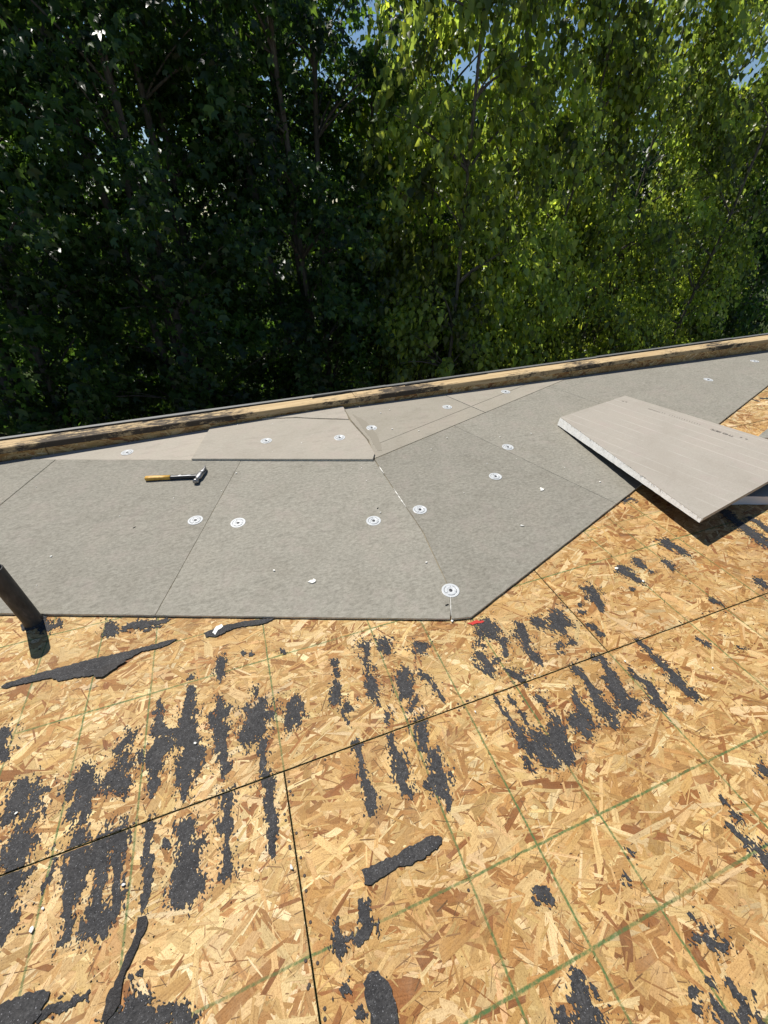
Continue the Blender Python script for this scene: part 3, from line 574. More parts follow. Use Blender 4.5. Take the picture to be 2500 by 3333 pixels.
# ------------------------------------------------------------------ black residue left on the deck
def march(F_, xs, ys, z):
    a, b, c, d = F_[:-1, :-1], F_[:-1, 1:], F_[1:, 1:], F_[1:, :-1]
    x0 = np.broadcast_to(xs[None, :-1], a.shape); x1 = np.broadcast_to(xs[None, 1:], a.shape)
    y0 = np.broadcast_to(ys[:-1, None], a.shape); y1 = np.broadcast_to(ys[1:, None], a.shape)
    case = (a > 0) * 1 + (b > 0) * 2 + (c > 0) * 4 + (d > 0) * 8
    def cut(p, q, fp, fq):
        t = np.clip(fp / (fp - fq + 1e-12), .02, .98)
        return (p[0] + (q[0] - p[0]) * t, p[1] + (q[1] - p[1]) * t)
    out = []
    for k in range(1, 15):
        s = np.nonzero(case == k)
        if not len(s[0]): continue
        cs = [((x0[s], y0[s]), a[s]), ((x1[s], y0[s]), b[s]), ((x1[s], y1[s]), c[s]), ((x0[s], y1[s]), d[s])]
        pts = []
        for i in range(4):
            j = (i + 1) % 4
            ii, jj = k >> i & 1, k >> j & 1
            if ii: pts.append(cs[i][0])
            if ii != jj: pts.append(cut(cs[i][0], cs[j][0], cs[i][1], cs[j][1]))
        out.append(dict(v=np.stack([np.stack([p[0], p[1], np.full(len(s[0]), z)], -1) for p in pts], 1)))
    full = case == 15
    qs = []
    for r_ in range(full.shape[0]):
        row = np.concatenate([[0], full[r_].astype(np.int8), [0]])
        dd = np.diff(row); st = np.nonzero(dd == 1)[0]; en = np.nonzero(dd == -1)[0]
        for i, j in zip(st, en):
            qs.append([(xs[i], ys[r_], z), (xs[j], ys[r_], z), (xs[j], ys[r_ + 1], z), (xs[i], ys[r_ + 1], z)])
    if qs: out.append(dict(v=np.array(qs)))
    return out

def stroke_field(X, Y, pts):
    pts = np.array(pts, float)
    best = np.full(X.shape, -9.)
    for i in range(len(pts) - 1):
        p, q = pts[i], pts[i + 1]
        d = q[:2] - p[:2]; L2 = d @ d + 1e-9
        t = np.clip(((X - p[0]) * d[0] + (Y - p[1]) * d[1]) / L2, 0, 1)
        r = p[2] + (q[2] - p[2]) * t
        dist = np.hypot(X - p[0] - t * d[0], Y - p[1] - t * d[1])
        best = np.maximum(best, (r - dist) / r)
    return best

TARZ = .0024
for ti, strokes in enumerate(TAR):
    allp = np.array([p for _, pts in strokes for p in pts])
    mx = allp[:, 2].max() * 1.6 + .02
    mx += .02
    x0, y0 = allp[:, 0].min() - mx, allp[:, 1].min() - mx
    x1, y1 = allp[:, 0].max() + mx, allp[:, 1].max() + mx
    cell = .0019 if allp[:, 1].mean() < .35 else .0030
    xs = np.arange(x0, x1 + cell, cell); ys = np.arange(y0, y1 + cell, cell)
    X, Y = np.meshgrid(xs, ys)
    wx = X + .012 * fbm(X / .03, Y / .03, 5 + ti); wy = Y + .012 * fbm(X / .03, Y / .03, 9 + ti)
    Ff = np.full(X.shape, -9.)
    for sp, pts in strokes:
        pp = np.array(pts); d_ = pp[-1, :2] - pp[0, :2]; ln = np.linalg.norm(d_) + 1e-6
        d_ = d_ / ln if ln > .05 else np.array((.25, -.97))
        al, ac = X * d_[0] + Y * d_[1], -X * d_[1] + Y * d_[0]      # along and across the scraper's pull
        n1 = fbm(ac / .022, al / .05, 20 + ti, 3); n2 = fbm(ac / .0060, al / .016, 40 + ti, 2)
        n3 = fbm(ac / .011, al / .035, 60 + ti, 2); n4 = fbm(ac / .0026, al / .0042, 80 + ti, 1)
        s = stroke_field(wx, wy, pts)
        s = np.where(s > 0, s, s * (1.05 - .45 * sp))
        f = .85 * s + (.24 + .35 * sp) * n1 + (.36 + .5 * sp) * n2 + (.24 + .3 * sp) * n3 + (.36 + .35 * sp) * n4 + .10 - .25 * sp
        Ff = np.maximum(Ff, f)
        # fine spatter thinning out away from the smear
        Ff = np.maximum(Ff, .8 * n4 + .4 * n2 + .3 * n3 + .40 * np.maximum(s, -2.2) - .26 + .1 * sp)
    # flakes have lifted off at the panel joints
    if abs(allp[:, 1]).min() < .25:
        Ff = np.where(np.abs(Y) < .003, -1., Ff)
    gs = march(Ff, xs, ys, 0.)
    if not gs: continue
    cx, cy = allp[:, 0].mean(), allp[:, 1].mean()
    for g_ in gs: g_['v'] = g_['v'] - np.array([cx, cy, 0])
    link('tar_patch', np_mesh('tar_patch', gs, [M_TAR]), deck, (cx, cy, TARZ + ti * 2e-5))

def densify(poly, step, amp, seed):
    r = random.Random(seed); out = []
    for i in range(len(poly)):
        p, q = Vector(poly[i]).to_2d(), Vector(poly[(i + 1) % len(poly)]).to_2d()
        n = max(1, int((q - p).length / step))
        for k in range(n):
            a = p.lerp(q, k / n)
            out.append((a.x + r.uniform(-amp, amp), a.y + r.uniform(-amp, amp)))
    return out

def prism(name, poly, ztop, zbot, mats, parent=None, side=0, topm=0, loc=None, bevel=0., name_mesh=None):
    """polygon extruded between two height functions (callables or numbers)"""
    ft = ztop if callable(ztop) else (lambda x, y: ztop)
    fb = zbot if callable(zbot) else (lambda x, y: zbot)
    if loc is None:
        loc = (sum(p[0] for p in poly) / len(poly), sum(p[1] for p in poly) / len(poly), min(fb(*p) for p in poly))
    n = len(poly)
    V = [(x - loc[0], y - loc[1], fb(x, y) - loc[2]) for x, y in poly] + [(x - loc[0], y - loc[1], ft(x, y) - loc[2]) for x, y in poly]
    F = [tuple(range(n)), tuple(range(n, 2 * n))] + [(i, (i + 1) % n, n + (i + 1) % n, n + i) for i in range(n)]
    fm = [side, topm] + [side] * n
    return link(name, py_mesh(name, V, F, mats, fm), parent, loc)

def felt(key, label, mt, th, seed, step=.007, amp=.0026, zb=.0042):
    o = prism('felt_scrap', densify(FELT[key], step, amp, seed), lambda x, y: zb + th + .0007 * float(vnoise(np.float64(x / .05), np.float64(y / .05), seed)) + .0007, zb, [mt])
    tag(o, label, 'felt scrap', 'torn roofing felt scraps')
felt('felt_flap', 'broad torn black felt flap at the lower left corner of the deck', M_FELT, .0008, 1)
felt('felt_teardrop', 'long brown-black teardrop-shaped felt strip at the bottom left', M_FELTS, .0008, 2)
felt('felt_bar', 'slanted grey-black felt bar lying alone near the bottom centre', M_FELT, .0008, 3)
felt('felt_tall', 'upright black felt strip cut off by the bottom edge of the photo', M_FELT, .0008, 4)
felt('felt_long', 'long pointed triangular felt strip right of the vent pipe shadow', M_FELT, .0008, 5)
felt('felt_smooth', 'short smooth dark felt sliver lying on the long triangular felt strip', M_FELTS, .0008, 6, zb=.0078)
felt('felt_front', 'thin dark felt sliver under the white chip near the board front edge', M_FELT, .0015, 7)
o = prism('red_paint_mark', densify([(a_ * .7 + .3 * FELT['red'][0][0], b_ * .7 + .3 * FELT['red'][0][1]) for a_, b_ in FELT['red']], .006, .003, 8), .0046, .0042, [M_RED], deck)

# loose mineral granules swept about on the deck: nobody could count them
r_ = np.random.default_rng(77)
tc = np.array([p for st in TAR for _, pts in st for p in pts])
k_ = r_.integers(0, len(tc), 1500)
gx = np.concatenate([tc[k_, 0] + r_.normal(0, .055, 1500), r_.uniform(-1.6, 3.2, 700)])
gy = np.concatenate([tc[k_, 1] + r_.normal(0, .055, 1500), r_.uniform(-.6, 1.0, 700)])
gok = np.array([z_ins(a, b) < .004 for a, b in zip(gx, gy)])
gx, gy = gx[gok], gy[gok]; ng = len(gx)
gr = np.clip(.0013 * np.exp(r_.normal(0, .45, ng)), .0006, .0036)
ga = r_.uniform(0, 6.28, ng)
base = np.stack([np.stack([gx + gr * np.cos(ga + q) , gy + gr * np.sin(ga + q), np.full(ng, .0018)], 1) for q in (0, 2.1, 4.2)], 1)
apex = np.stack([gx, gy, .0024 + gr], 1)
tri = np.concatenate([np.stack([base[:, i], base[:, (i + 1) % 3], apex], 1) for i in range(3)])
link('loose_granules', np_mesh('loose_granules', [dict(v=tri)], [M_TAR]), deck)['kind'] = 'stuff'

# ------------------------------------------------------------------ parapet curb along the roof edge
CY0, CY1, CZ = 2.432, 2.578, .142
CX0, CX1 = -5.2, 7.4
def plank_material():
    m_, nt, b = mat('weathered_top_plank', rough=.75, spec=.2)
    t = NT(nt); o = t.pos()
    g_ = t.noise(t.vscale(o, (3, 60, 60)), 1.0, 4, .6)
    c = t.ramp(g_, [(.3, (.36, .245, .125)), (.6, (.55, .415, .235))])
    sx = t.n('ShaderNodeSeparateXYZ'); t.l(o, sx.inputs[0])
    # runs of black residue with bare wood between them
    big = t.noise(t.vscale(o, (1.15, 0, 0)), 1.0, 1, .4)
    fine = t.noise(t.vscale(o, (11, 34, 20)), 1.0, 6, .8)
    inner = t.math('MULTIPLY', t.math('SUBTRACT', CY1, sx.outputs[1]), 1.0)
    left = t.mapr(sx.outputs[0], -.1, .25, .15, 0.)
    k = t.math('ADD', t.math('ADD', t.math('MULTIPLY', big, 1.1), t.math('MULTIPLY', fine, 1.1)), t.math('ADD', inner, left))
    k = t.mapr(k, 1.22, 1.35)
    c = t.mix(t.math('MULTIPLY', k, .93), c, (.032, .028, .027))
    t.l(c, b.inputs['Base Color'])
    t.bump(fine, .4, .003, b)
    return m_
M_PLANK = plank_material()
M_METAL, _, _ = mat('weathered_metal_edge', (.17, .17, .165), .6, .4, .3)
M_MEMB, _, _ = mat('old_membrane', (.045, .045, .045), .7, .2)
curb = empty('parapet_curb', (0, CY0, 0))
tag(curb, 'low wooden parapet curb with tar-stained top along the far roof edge', 'parapet')
joints = [CX0, -3.4, -1.19, .03, 1.95, 3.02, 4.25, 5.5, CX1]
for i in range(len(joints) - 1):
    a, b = joints[i] + .002, joints[i + 1] - .002
    gs = osb_groups(a, b, .002, CZ - .004, 1.3, 700 + 10 * i, thick=.012)
    for g_ in gs:                                   # stand the strip upright: (x, y, z) -> (x, -z, y)
        g_['col'] = g_['col'] * np.array([[1.08, 1.04, .98]])
        v = g_['v']; g_['v'] = np.stack([v[..., 0] - a, -v[..., 2] + .0125, v[..., 1]], -1)
    link('osb_strip', np_mesh('osb_strip', gs, [M_OSB_CURB]), curb, (a, 0, 0))
V, F = box(CX0, CX1, .0255, CY1 - CY0 - .004, -.02, CZ - .042)
link('curb_core', py_mesh('curb_core', V, F, M_SIDING), curb)
pj = [CX0, -2.6, .95, 4.1, CX1]
for i in range(len(pj) - 1):
    V, F = box(0, pj[i + 1] - pj[i] - .003, .003, CY1 - CY0, CZ - .040, CZ)
    link('top_plank', py_mesh('top_plank', V, F, M_PLANK, bevel=.003), curb, (pj[i], 0, 0))
mj = [CX0, -1.7, 1.25, 3.4, 5.2, CX1]
for i in range(len(mj) - 1):
    x0, x1 = 0, mj[i + 1] - mj[i] - .001
    dz = (.0, .004, .002, .006, .003)[i]
    prof = [(CY1 - CY0 - .016, CZ + .003), (CY1 - CY0 + .012, CZ + .003), (CY1 - CY0 + .012, CZ - .09), (CY1 - CY0 + .015, CZ - .09), (CY1 - CY0 + .015, CZ + .007), (CY1 - CY0 - .016, CZ + .007)]
    V = [(x0, y, z + dz) for y, z in prof] + [(x1, y, z + dz) for y, z in prof]
    F = [tuple(range(6))[::-1], tuple(range(6, 12))] + [(k, (k + 1) % 6, 6 + (k + 1) % 6, 6 + k) for k in range(6)]
    link('metal_edge', py_mesh('metal_edge', V, F, M_METAL), curb, (mj[i], 0, 0))
for i, (a, b, yy, w_) in enumerate(((-.6, .22, .118, .016), (.62, .95, .115, .020), (1.4, 2.2, .112, .02))):
    r_ = random.Random(i)
    pl = densify([(a, yy), (b, yy + .012), (b - .02, yy + w_), (a + .03, yy + w_)], .03, .003, 40 + i)
    prism('membrane_scrap', [(x, y) for x, y in pl], CZ + .0105 + .004 * (i % 2), CZ + .001, [M_MEMB], curb, loc=(0, 0, 0))

# ------------------------------------------------------------------ tapered insulation boards
YMAX = CY0 - .003
def clip_y(poly, ym=YMAX):
    out = []
    for i in range(len(poly)):
        p, q = poly[i], poly[(i + 1) % len(poly)]
        if p[1] <= ym: out.append(p)
        if (p[1] <= ym) != (q[1] <= ym):
            t_ = (ym - p[1]) / (q[1] - p[1]); out.append((p[0] + (q[0] - p[0]) * t_, ym))
    return out

def board(poly, zf, facer, label, dz=0., seed=0, gap=.0016, base=.004, amp=.0007, foam=None):
    poly = clip_y(poly)
    c = Vector((sum(p[0] for p in poly) / len(poly), sum(p[1] for p in poly) / len(poly)))
    # shrink a hair so the joints stay open
    poly = [tuple(Vector(p) + (c - Vector(p)).normalized() * gap) for p in poly]
    poly = densify(poly, .03, amp, seed)
    loc = (c.x, c.y, base)
    zt = lambda x, y: zf(x, y) + dz
    core = prism('insulation_board', poly, lambda x, y: zt(x, y) - .0016, base, [foam or M_FOAM], loc=loc)
    prism('facer', poly, zt, lambda x, y: zt(x, y) - .0016, [facer], core, loc=loc).location = (0, 0, 0)
    tag(core, label, 'insulation board', 'insulation boards laid as a cricket')
    return core

S = 1.219
ridge = [(.79, .47), (.833, .87), (.826, 1.17), (.8235, 1.603)]
board([Lp(0, 0), Lp(S, 0), Lp(S, S), (.8195, 1.606)] + ridge[-2::-1], z_left, M_FACER_GREY, 'grey mottled insulation board left of the ridge, ending at the front tip', seed=1)
board([Lp(S, 0), Lp(2 * S, 0), Lp(2 * S, S), Lp(S, S)], z_left, M_FACER_GREY, 'grey mottled insulation board carrying the hammer', seed=2, dz=.0012)
board([Lp(2 * S, 0), Lp(3 * S, 0), Lp(3 * S, S), Lp(2 * S, S)], z_left, M_FACER_GREY, 'grey insulation board at the left photo edge behind the pipe', seed=3, dz=.004, gap=.0025)
board([(.7285, .3315), Rp(0, 0), Rp(S, 0), Rp(S, S), Rp(.47, S), (.829, 1.17), (.836, .87), (.793, .47)], z_right, M_FACER_GREY, 'grey mottled insulation board right of the ridge with the blunt front corner', seed=4)
board([Rp(S, 0), Rp(2 * S, 0), Rp(2 * S, S), Rp(S, S)], z_right, M_FACER_GREY, 'grey insulation board lying under the loose tilted board', seed=5, dz=.0004, gap=.0005)
board([Rp(2 * S, 0), Rp(3.62, 0), Rp(3.62, S), Rp(2 * S, S)], z_right, M_FACER_GREY, 'grey insulation board between loose tilted board and far right seam', seed=6, dz=.001)
board([Rp(3.62, 0), Rp(4.84, 0), Rp(4.84, S), Rp(3.62, S)], z_right, M_FACER_GREY, 'farthest grey insulation board at the right photo edge by the curb', seed=7)
board([Rp(4.84, 0), Rp(6.06, 0), Rp(6.06, S), Rp(4.84, S)], z_right, M_FACER_GREY, 'grey insulation board running out of the right side of the photo', seed=8)
board([Lp(1.545, S + .002), Lp(2.62, S + .002), Lp(2.62, 2.4), Lp(1.545, 2.4)], z_left, M_FACER_TAN, 'pale tan insulation board with one plate at the left end of the curb', seed=9)
board([Lp(1.54, S - .006), Lp(.37, S - .006), (.842, 1.66), (.85, 1.86), (.818, 2.186), (.62, 2.275), (.45, 2.36), (.2, 2.428), (-.16, 2.428)], z_left, M_FACER_TAN, 'pale tan insulation board with two plates and a crack near the curb', seed=10, dz=.014, base=.03)
board([(.21, 2.4285), (.45, 2.366), (.62, 2.281), (.816, 2.192), (.835, 2.4285)], z_left, M_FACER_TAN, 'pale tan broken corner of board beyond the crack by the curb', seed=11, dz=.019, base=.03, amp=.002)
b_rl1 = board([Rp(.475, S + .003), Rp(1.57, S + .003), Rp(1.57, 1.8), (.845, 2.6), (.835, 2.2), (.866, 1.86)], z_right, M_FACER_BUFF, 'buff insulation board right of the ridge touching the curb', seed=12, dz=.003)
b_rl2 = board([Rp(1.573, S + .003), Rp(2.79, S + .003), Rp(2.79, 1.3), Rp(1.573, 1.8)], z_right, M_FACER_BUFF, 'buff triangular insulation board tapering to a point along the curb', seed=13, dz=.003)
M_SCORE, _, _ = mat('pencil_score', (.16, .145, .12), .9, .05)
M_PEEL, _, _ = mat('peeled_facer_patch', (.265, .24, .195), .9, .05)
def on_facet(name, poly, zf, lift, m_, parent, th=.0008):
    o_ = prism(name, poly, lambda x, y: zf(x, y) + lift + th, lambda x, y: zf(x, y) + lift, [m_], parent, loc=(0, 0, 0))
    if parent: o_.location = (-parent.location.x, -parent.location.y, -parent.location.z)
    return o_
on_facet('score_line', [Rp(.62, 1.355), Rp(1.56, 1.362), Rp(1.56, 1.366), Rp(.62, 1.358)], z_right, .0032, M_SCORE, b_rl1)
on_facet('score_line', [Rp(1.58, 1.362), Rp(2.35, 1.366), Rp(2.35, 1.369), Rp(1.58, 1.366)], z_right, .0032, M_SCORE, b_rl2)
on_facet('peeled_patch', densify([(.875, 2.30), (.935, 2.14), (.945, 1.93), (.925, 1.78), (.90, 1.70), (.875, 1.71), (.885, 1.9), (.88, 2.1)], .02, .004, 3), z_right, .0032, M_PEEL, b_rl1)
# crumbled white foam along the ridge joint
for k, (a, b) in enumerate(((1.08, 1.27), (.345, .44), (1.44, 1.52))):
    r_ = random.Random(k + 50); L_ = []; R_ = []
    n = int((b - a) / .012)
    for i in range(n + 1):
        y = a + (b - a) * i / n
        x = np.interp(y, [.333, .47, .87, 1.17, 1.62], [.7275, .7915, .8345, .8275, .8245])
        w_ = (r_.uniform(.0006, .0036) if k != 1 else r_.uniform(.0008, .0018)) * (math.sin(math.pi * (i + .3) / (n + .6)) + .15)
        L_.append((x - w_, y)); R_.append((x + w_ * .7, y))
    o_ = prism('foam_seam_crumbs', L_ + R_[::-1], lambda x, y: z_ins(x, y) + .0022, lambda x, y: z_ins(x, y) - .004, [M_WHITE])
    tag(o_, ('line of crumbled white foam in the ridge joint between grey boards', 'thin white foam line from the nearest plate to the front tip', 'short white foam line at the far end of the grey ridge joint')[k], 'foam crumbs', 'foam crumbled in the ridge joint')

# ------------------------------------------------------------------ loose board and scraps at the right
A_, B_, D_, C_ = (2.262, 1.64), (3.01, 1.795), (3.286, .608), (2.09, .382)
def lz_top(x, y):
    v = ((y - 1.64) - (x - 2.262) * .2072) / -1.22
    return .101 + .026 * v + .004 * (x - 2.26)
def lz_bot(x, y):
    v = ((y - 1.64) - (x - 2.262) * .2072) / -1.22
    return .043 + .060 * v + .004 * (x - 2.26)
lc = (2.66, 1.10, .04)
LANG = math.atan2(-.973, .23)
u_ax = Vector((.2268, -.974, 0)); v_ax = Vector((.974, .2268, 0))
edge_AC = densify([A_, C_], .02, .004, 31)[:-1] if False else None
poly_l = [(A_[0] + (C_[0] - A_[0]) * t_ / 40 + random.uniform(-.0014, .0014), A_[1] + (C_[1] - A_[1]) * t_ / 40) for t_ in range(41)] + [D_, B_]
M_EDGE, _, _ = mat('cream_board_edge', (.50, .44, .34), .85, .1)
n = len(poly_l)
def rotl(p):            # local frame: x across the machine lines, y along them
    d_ = Vector((p[0] - lc[0], p[1] - lc[1], p[2] - lc[2]))
    return (d_.dot(v_ax), -d_.dot(u_ax), d_.z)
V = [rotl((x - (.009 * (1 - i / 60) if 0 < i <= 40 or i == 0 else 0), y, lz_bot(x, y))) for i, (x, y) in enumerate(poly_l)] + [rotl((x, y, lz_top(x, y) - .0016)) for x, y in poly_l]
F = [tuple(range(n)), tuple(range(n, 2 * n))] + [(i, (i + 1) % n, n + (i + 1) % n, n + i) for i in range(n)]
loose = link('loose_insulation_board', py_mesh('loose_insulation_board', V, F, [M_TORN, M_EDGE, M_FACER_LOOSE], [2, 0] + [0] * 40 + [1, 1, 1][:n - 40]), None, lc)
# local x runs along v_ax, so turn the object by that axis' heading
loose.rotation_euler = (0, 0, math.atan2(v_ax.y, v_ax.x))
tag(loose, 'loose tapered insulation board with torn white edge tilted over the grey boards', 'insulation board')
V = [rotl((x, y, lz_top(x, y) - .0016)) for x, y in poly_l] + [rotl((x, y, lz_top(x, y))) for x, y in poly_l]
link('facer', py_mesh('facer', V, F, [M_FACER_LOOSE]), loose)
# ragged paper fringe along the cut edge
r_ = random.Random(5); fv = []; ff = []
for i in range(110):
    t_ = r_.random()
    x, y = A_[0] + (C_[0] - A_[0]) * t_, A_[1] + (C_[1] - A_[1]) * t_
    l_, h_ = r_.uniform(.003, .010), r_.uniform(-.010, .004)
    w_ = r_.uniform(.002, .006)
    k = len(fv)
    for q in ((x + .003, y - w_, lz_top(x, y) + .0008), (x + .003, y + w_, lz_top(x, y) + .0008), (x - l_ * .5, y + r_.uniform(-.008, .008), lz_top(x, y) + h_)):
        fv.append(rotl(q))
    ff.append((k, k + 1, k + 2))
link('torn_paper_fringe', py_mesh('torn_paper_fringe', fv, ff, M_FACER_LOOSE, recalc=False), loose)['kind'] = 'stuff'
# print on the facer: dots and a line of stencilled letters read from the far side
def loc_pt(x, y, lift): return rotl((x, y, lz_top(x, y) + lift))
def ink_dot(x, y, r):
    V = []
    for k in range(10):
        a = k / 10 * 6.283
        V.append(loc_pt(x + r * math.cos(a), y + r * math.sin(a), .0006))
    link('ink_dot', py_mesh('ink_dot', V, [tuple(range(10))], M_INK, recalc=False), loose)
def bd(a, b): p = Vector((B_[0], B_[1], 0)) + u_ax * a - v_ax * b; return p.x, p.y
for a, b in ((.06, .125), (.085, .120), (.865, .105), (.895, .105)): ink_dot(*bd(a, b), .0075)
fc = bpy.data.curves.new('stencil', 'FONT'); fc.body = 'THIS SIDE'; fc.size = .036; fc.space_character = .92
fo = bpy.data.objects.new('tmp', fc); C.objects.link(fo)
bpy.context.view_layer.update()
dg = bpy.context.evaluated_depsgraph_get()
tme = bpy.data.meshes.new_from_object(fo.evaluated_get(dg))
bpy.data.objects.remove(fo)
tme.materials.clear(); tme.materials.append(M_INK)
px, py = bd(.835, .118)
ti_ = link('printed_letters', tme, loose, loc_pt(px, py, .0007))
ti_.rotation_euler = (0, 0, math.pi / 2)
for k in range(15):                                    # the rest of the line is smudged
    a = .615 - k * .017 - (.02 if k > 12 else 0)
    x, y = bd(a, .108); r2 = random.Random(k)
    V = [loc_pt(*bd(a + dx, .108 + dy), .0006) for dx, dy in ((-.004, -.011), (-.0015, -.012), (.0045, .010), (.002, .011))]
    link('smudged_stroke', py_mesh('smudged_stroke', V, [(0, 1, 2, 3)], M_INK, recalc=False), loose)
V = [loc_pt(*bd(a, b), .0006) for a, b in ((.255, .110), (.345, .112), (.345, .118), (.255, .117))]
link('smudged_stroke', py_mesh('smudged_stroke', V, [(0, 1, 2, 3)], M_INK, recalc=False), loose)

M_GREYEDGE, _, _ = mat('grey_board_edge', (.74, .72, .70), .85, .1)
sup = prism('support_board', densify([(2.47, .60), (2.556, .516), (2.72, .455), (2.95, .39), (3.75, .30), (3.85, .80), (2.9, .98)], .03, .003, 71), .058, .004, [M_GREYEDGE, M_FACER_BUFF], side=0, topm=1)
tag(sup, 'pale-edged scrap board propping the loose tilted board near the right edge', 'insulation board')
b2 = prism('scrap_board', densify([(3.36, .975), (3.60, 1.055), (4.4, 1.30), (4.7, .65), (3.80, .84)], .03, .002, 72), .052, .004, [M_EDGE, M_FACER_GREY], side=0, topm=1)
tag(b2, 'grey scrap board just showing beyond the loose tilted board', 'insulation board')

# ------------------------------------------------------------------ fastening plates
def lathe(prof, n=40):
    V = []; F = []
    for r, z in prof:
        for k in range(n):
            a = k / n * 2 * math.pi; V.append((r * math.cos(a), r * math.sin(a), z))
    for i in range(len(prof) - 1):
        for k in range(n):
            F.append((i * n + k, i * n + (k + 1) % n, (i + 1) * n + (k + 1) % n, (i + 1) * n + k))
    F.append(tuple((len(prof) - 1) * n + k for k in range(n)))
    return V, F
V, F = lathe([(.0385, 0), (.0385, .0012), (.0375, .0016), (.0305, .0016), (.0285, .0007), (.0265, .0007), (.0248, .0024), (.0165, .0027), (.0135, .0015), (.0098, .0010)])
me_plate = py_mesh('plate', V, F, M_PLATE)
V, F = lathe([(.0078, 0), (.0078, .0016), (.0062, .0024), (.0028, .0025), (.0022, .0014)], 18)
me_screw = py_mesh('screw_head', V, F, M_SCREW)
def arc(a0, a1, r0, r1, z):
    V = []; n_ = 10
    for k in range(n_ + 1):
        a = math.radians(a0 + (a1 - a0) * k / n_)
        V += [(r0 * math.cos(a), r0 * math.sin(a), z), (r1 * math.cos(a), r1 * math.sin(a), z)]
    return py_mesh('slot_and_shade', V, [(2 * k, 2 * k + 1, 2 * k + 3, 2 * k + 2) for k in range(n_)], M_SCREW, recalc=False)
def slot_and_shade(a, r0, r1, w_, z):
    c_, s_ = math.cos(math.radians(a)), math.sin(math.radians(a))
    V = [(r * c_ - q * s_, r * s_ + q * c_, z) for r, q in ((r0, -w_), (r1, -w_), (r1, w_), (r0, w_))]
    return py_mesh('slot_and_shade', V, [(0, 1, 2, 3)], M_SCREW, recalc=False)
me_slots_shade = [arc(100, 190, .0266, .0282, .0010), arc(-60, 40, .0266, .0282, .0010), arc(215, 280, .0268, .0280, .0010), slot_and_shade(190, .0150, .0255, .0011, .00285), slot_and_shade(60, .0165, .0255, .0008, .00285), slot_and_shade(-45, .0175, .0250, .0007, .00285), arc(-40, 20, .0140, .0150, .0024)]  # outer dark arcs paint the groove's shade; radial pieces are open slits
PLATES = [(-0.694, 2.278, 'alone on the pale board at the left end of the curb'), (0.199, 2.082, 'left of the two on the cracked pale board'),
 (0.682, 1.948, 'right of the two on the cracked pale board'), (0.942, 2.032, 'just right of the ridge on the buff board'),
 (1.623, 2.185, 'at the right end of the buff board beside the curb'), (2.238, 2.309, 'on the buff triangular board close to the curb'),
 (1.728, 1.478, 'nearest to the loose tilted board corner'), (1.457, 1.192, 'in the middle of the grey board right of the ridge'),
 (0.892, 1.037, 'just right of the ridge joint on grey board'), (0.626, 1.032, 'just left of the ridge joint on grey board'),
 (-0.048, 1.264, 'right of the joint below the hammer'), (-0.26, 1.363, 'left of the joint below the hammer'),
 (0.792, 0.468, 'closest to the camera by the front tip'), (4.19, 1.978, 'on the far grey boards beyond the loose board'), (5.128, 2.214, 'farthest away in the right corner by the curb')]
LIFT = {1: .014, 2: .014, 3: .003, 4: .003, 5: .003, 6: .0008, 10: 0, 11: .0012}
for i, (x, y, where) in enumerate(PLATES):
    zf = z_left if z_left(x, y) < z_right(x, y) else z_right
    nrm = Vector((-(zf(x + 1, y) - zf(x, y)), -(zf(x, y + 1) - zf(x, y)), 1)).normalized()
    t_ = empty('fastening_plate', (x, y, zf(x, y) + LIFT.get(i, 0.)))
    t_.rotation_euler = (nrm.to_track_quat('Z', 'Y') @ Matrix.Rotation(math.radians(((i * 37) % 7 - 3) * .55), 4, 'X').to_quaternion() @ Matrix.Rotation((i * 2.4 if i != 12 else .5), 4, 'Z').to_quaternion()).to_euler()
    tag(t_, 'round white fastening plate ' + where, 'plate', 'round plates screwed into the boards')
    link('plate', me_plate, t_); link('screw_head', me_screw, t_, (0, 0, .0012))
    for ms in me_slots_shade: link('slot_and_shade', ms, t_)

# ------------------------------------------------------------------ vent pipe
M_PIPE, nt, b = mat('black_abs_pipe', (.03, .03, .03), .5, .4)
t = NT(nt); o = t.obj(); n1 = t.noise(t.vscale(o, (1, 1, .3)), 40, 4, .7)
t.l(t.ramp(n1, [(.35, (.018, .017, .017)), (.6, (.05, .046, .042)), (.8, (.14, .12, .10))]), b.inputs['Base Color'])
pipe = empty('vent_pipe', (-.890, .912, .0025))
tag(pipe, 'black plastic vent pipe standing at the left edge', 'pipe')
V, F = lathe([(.0355, 0), (.034, .012), (.0325, .016), (.0325, .297), (.0315, .300), (.0285, .300), (.0275, .296), (.0275, .06)], 36)
link('pipe', py_mesh('pipe', V, F, M_PIPE, smooth=True), pipe)
r_ = random.Random(3); ring = [(math.cos(k / 40 * 6.283) * r_.uniform(.040, .050), math.sin(k / 40 * 6.283) * r_.uniform(.040, .050)) for k in range(40)]
V = [(x, y, 0) for x, y in ring] + [(x * .74, y * .74, .006) for x, y in ring]
F = [(k, (k + 1) % 40, 40 + (k + 1) % 40, 40 + k) for k in range(40)]
link('tar_collar', py_mesh('tar_collar', V, F, M_TAR), pipe)

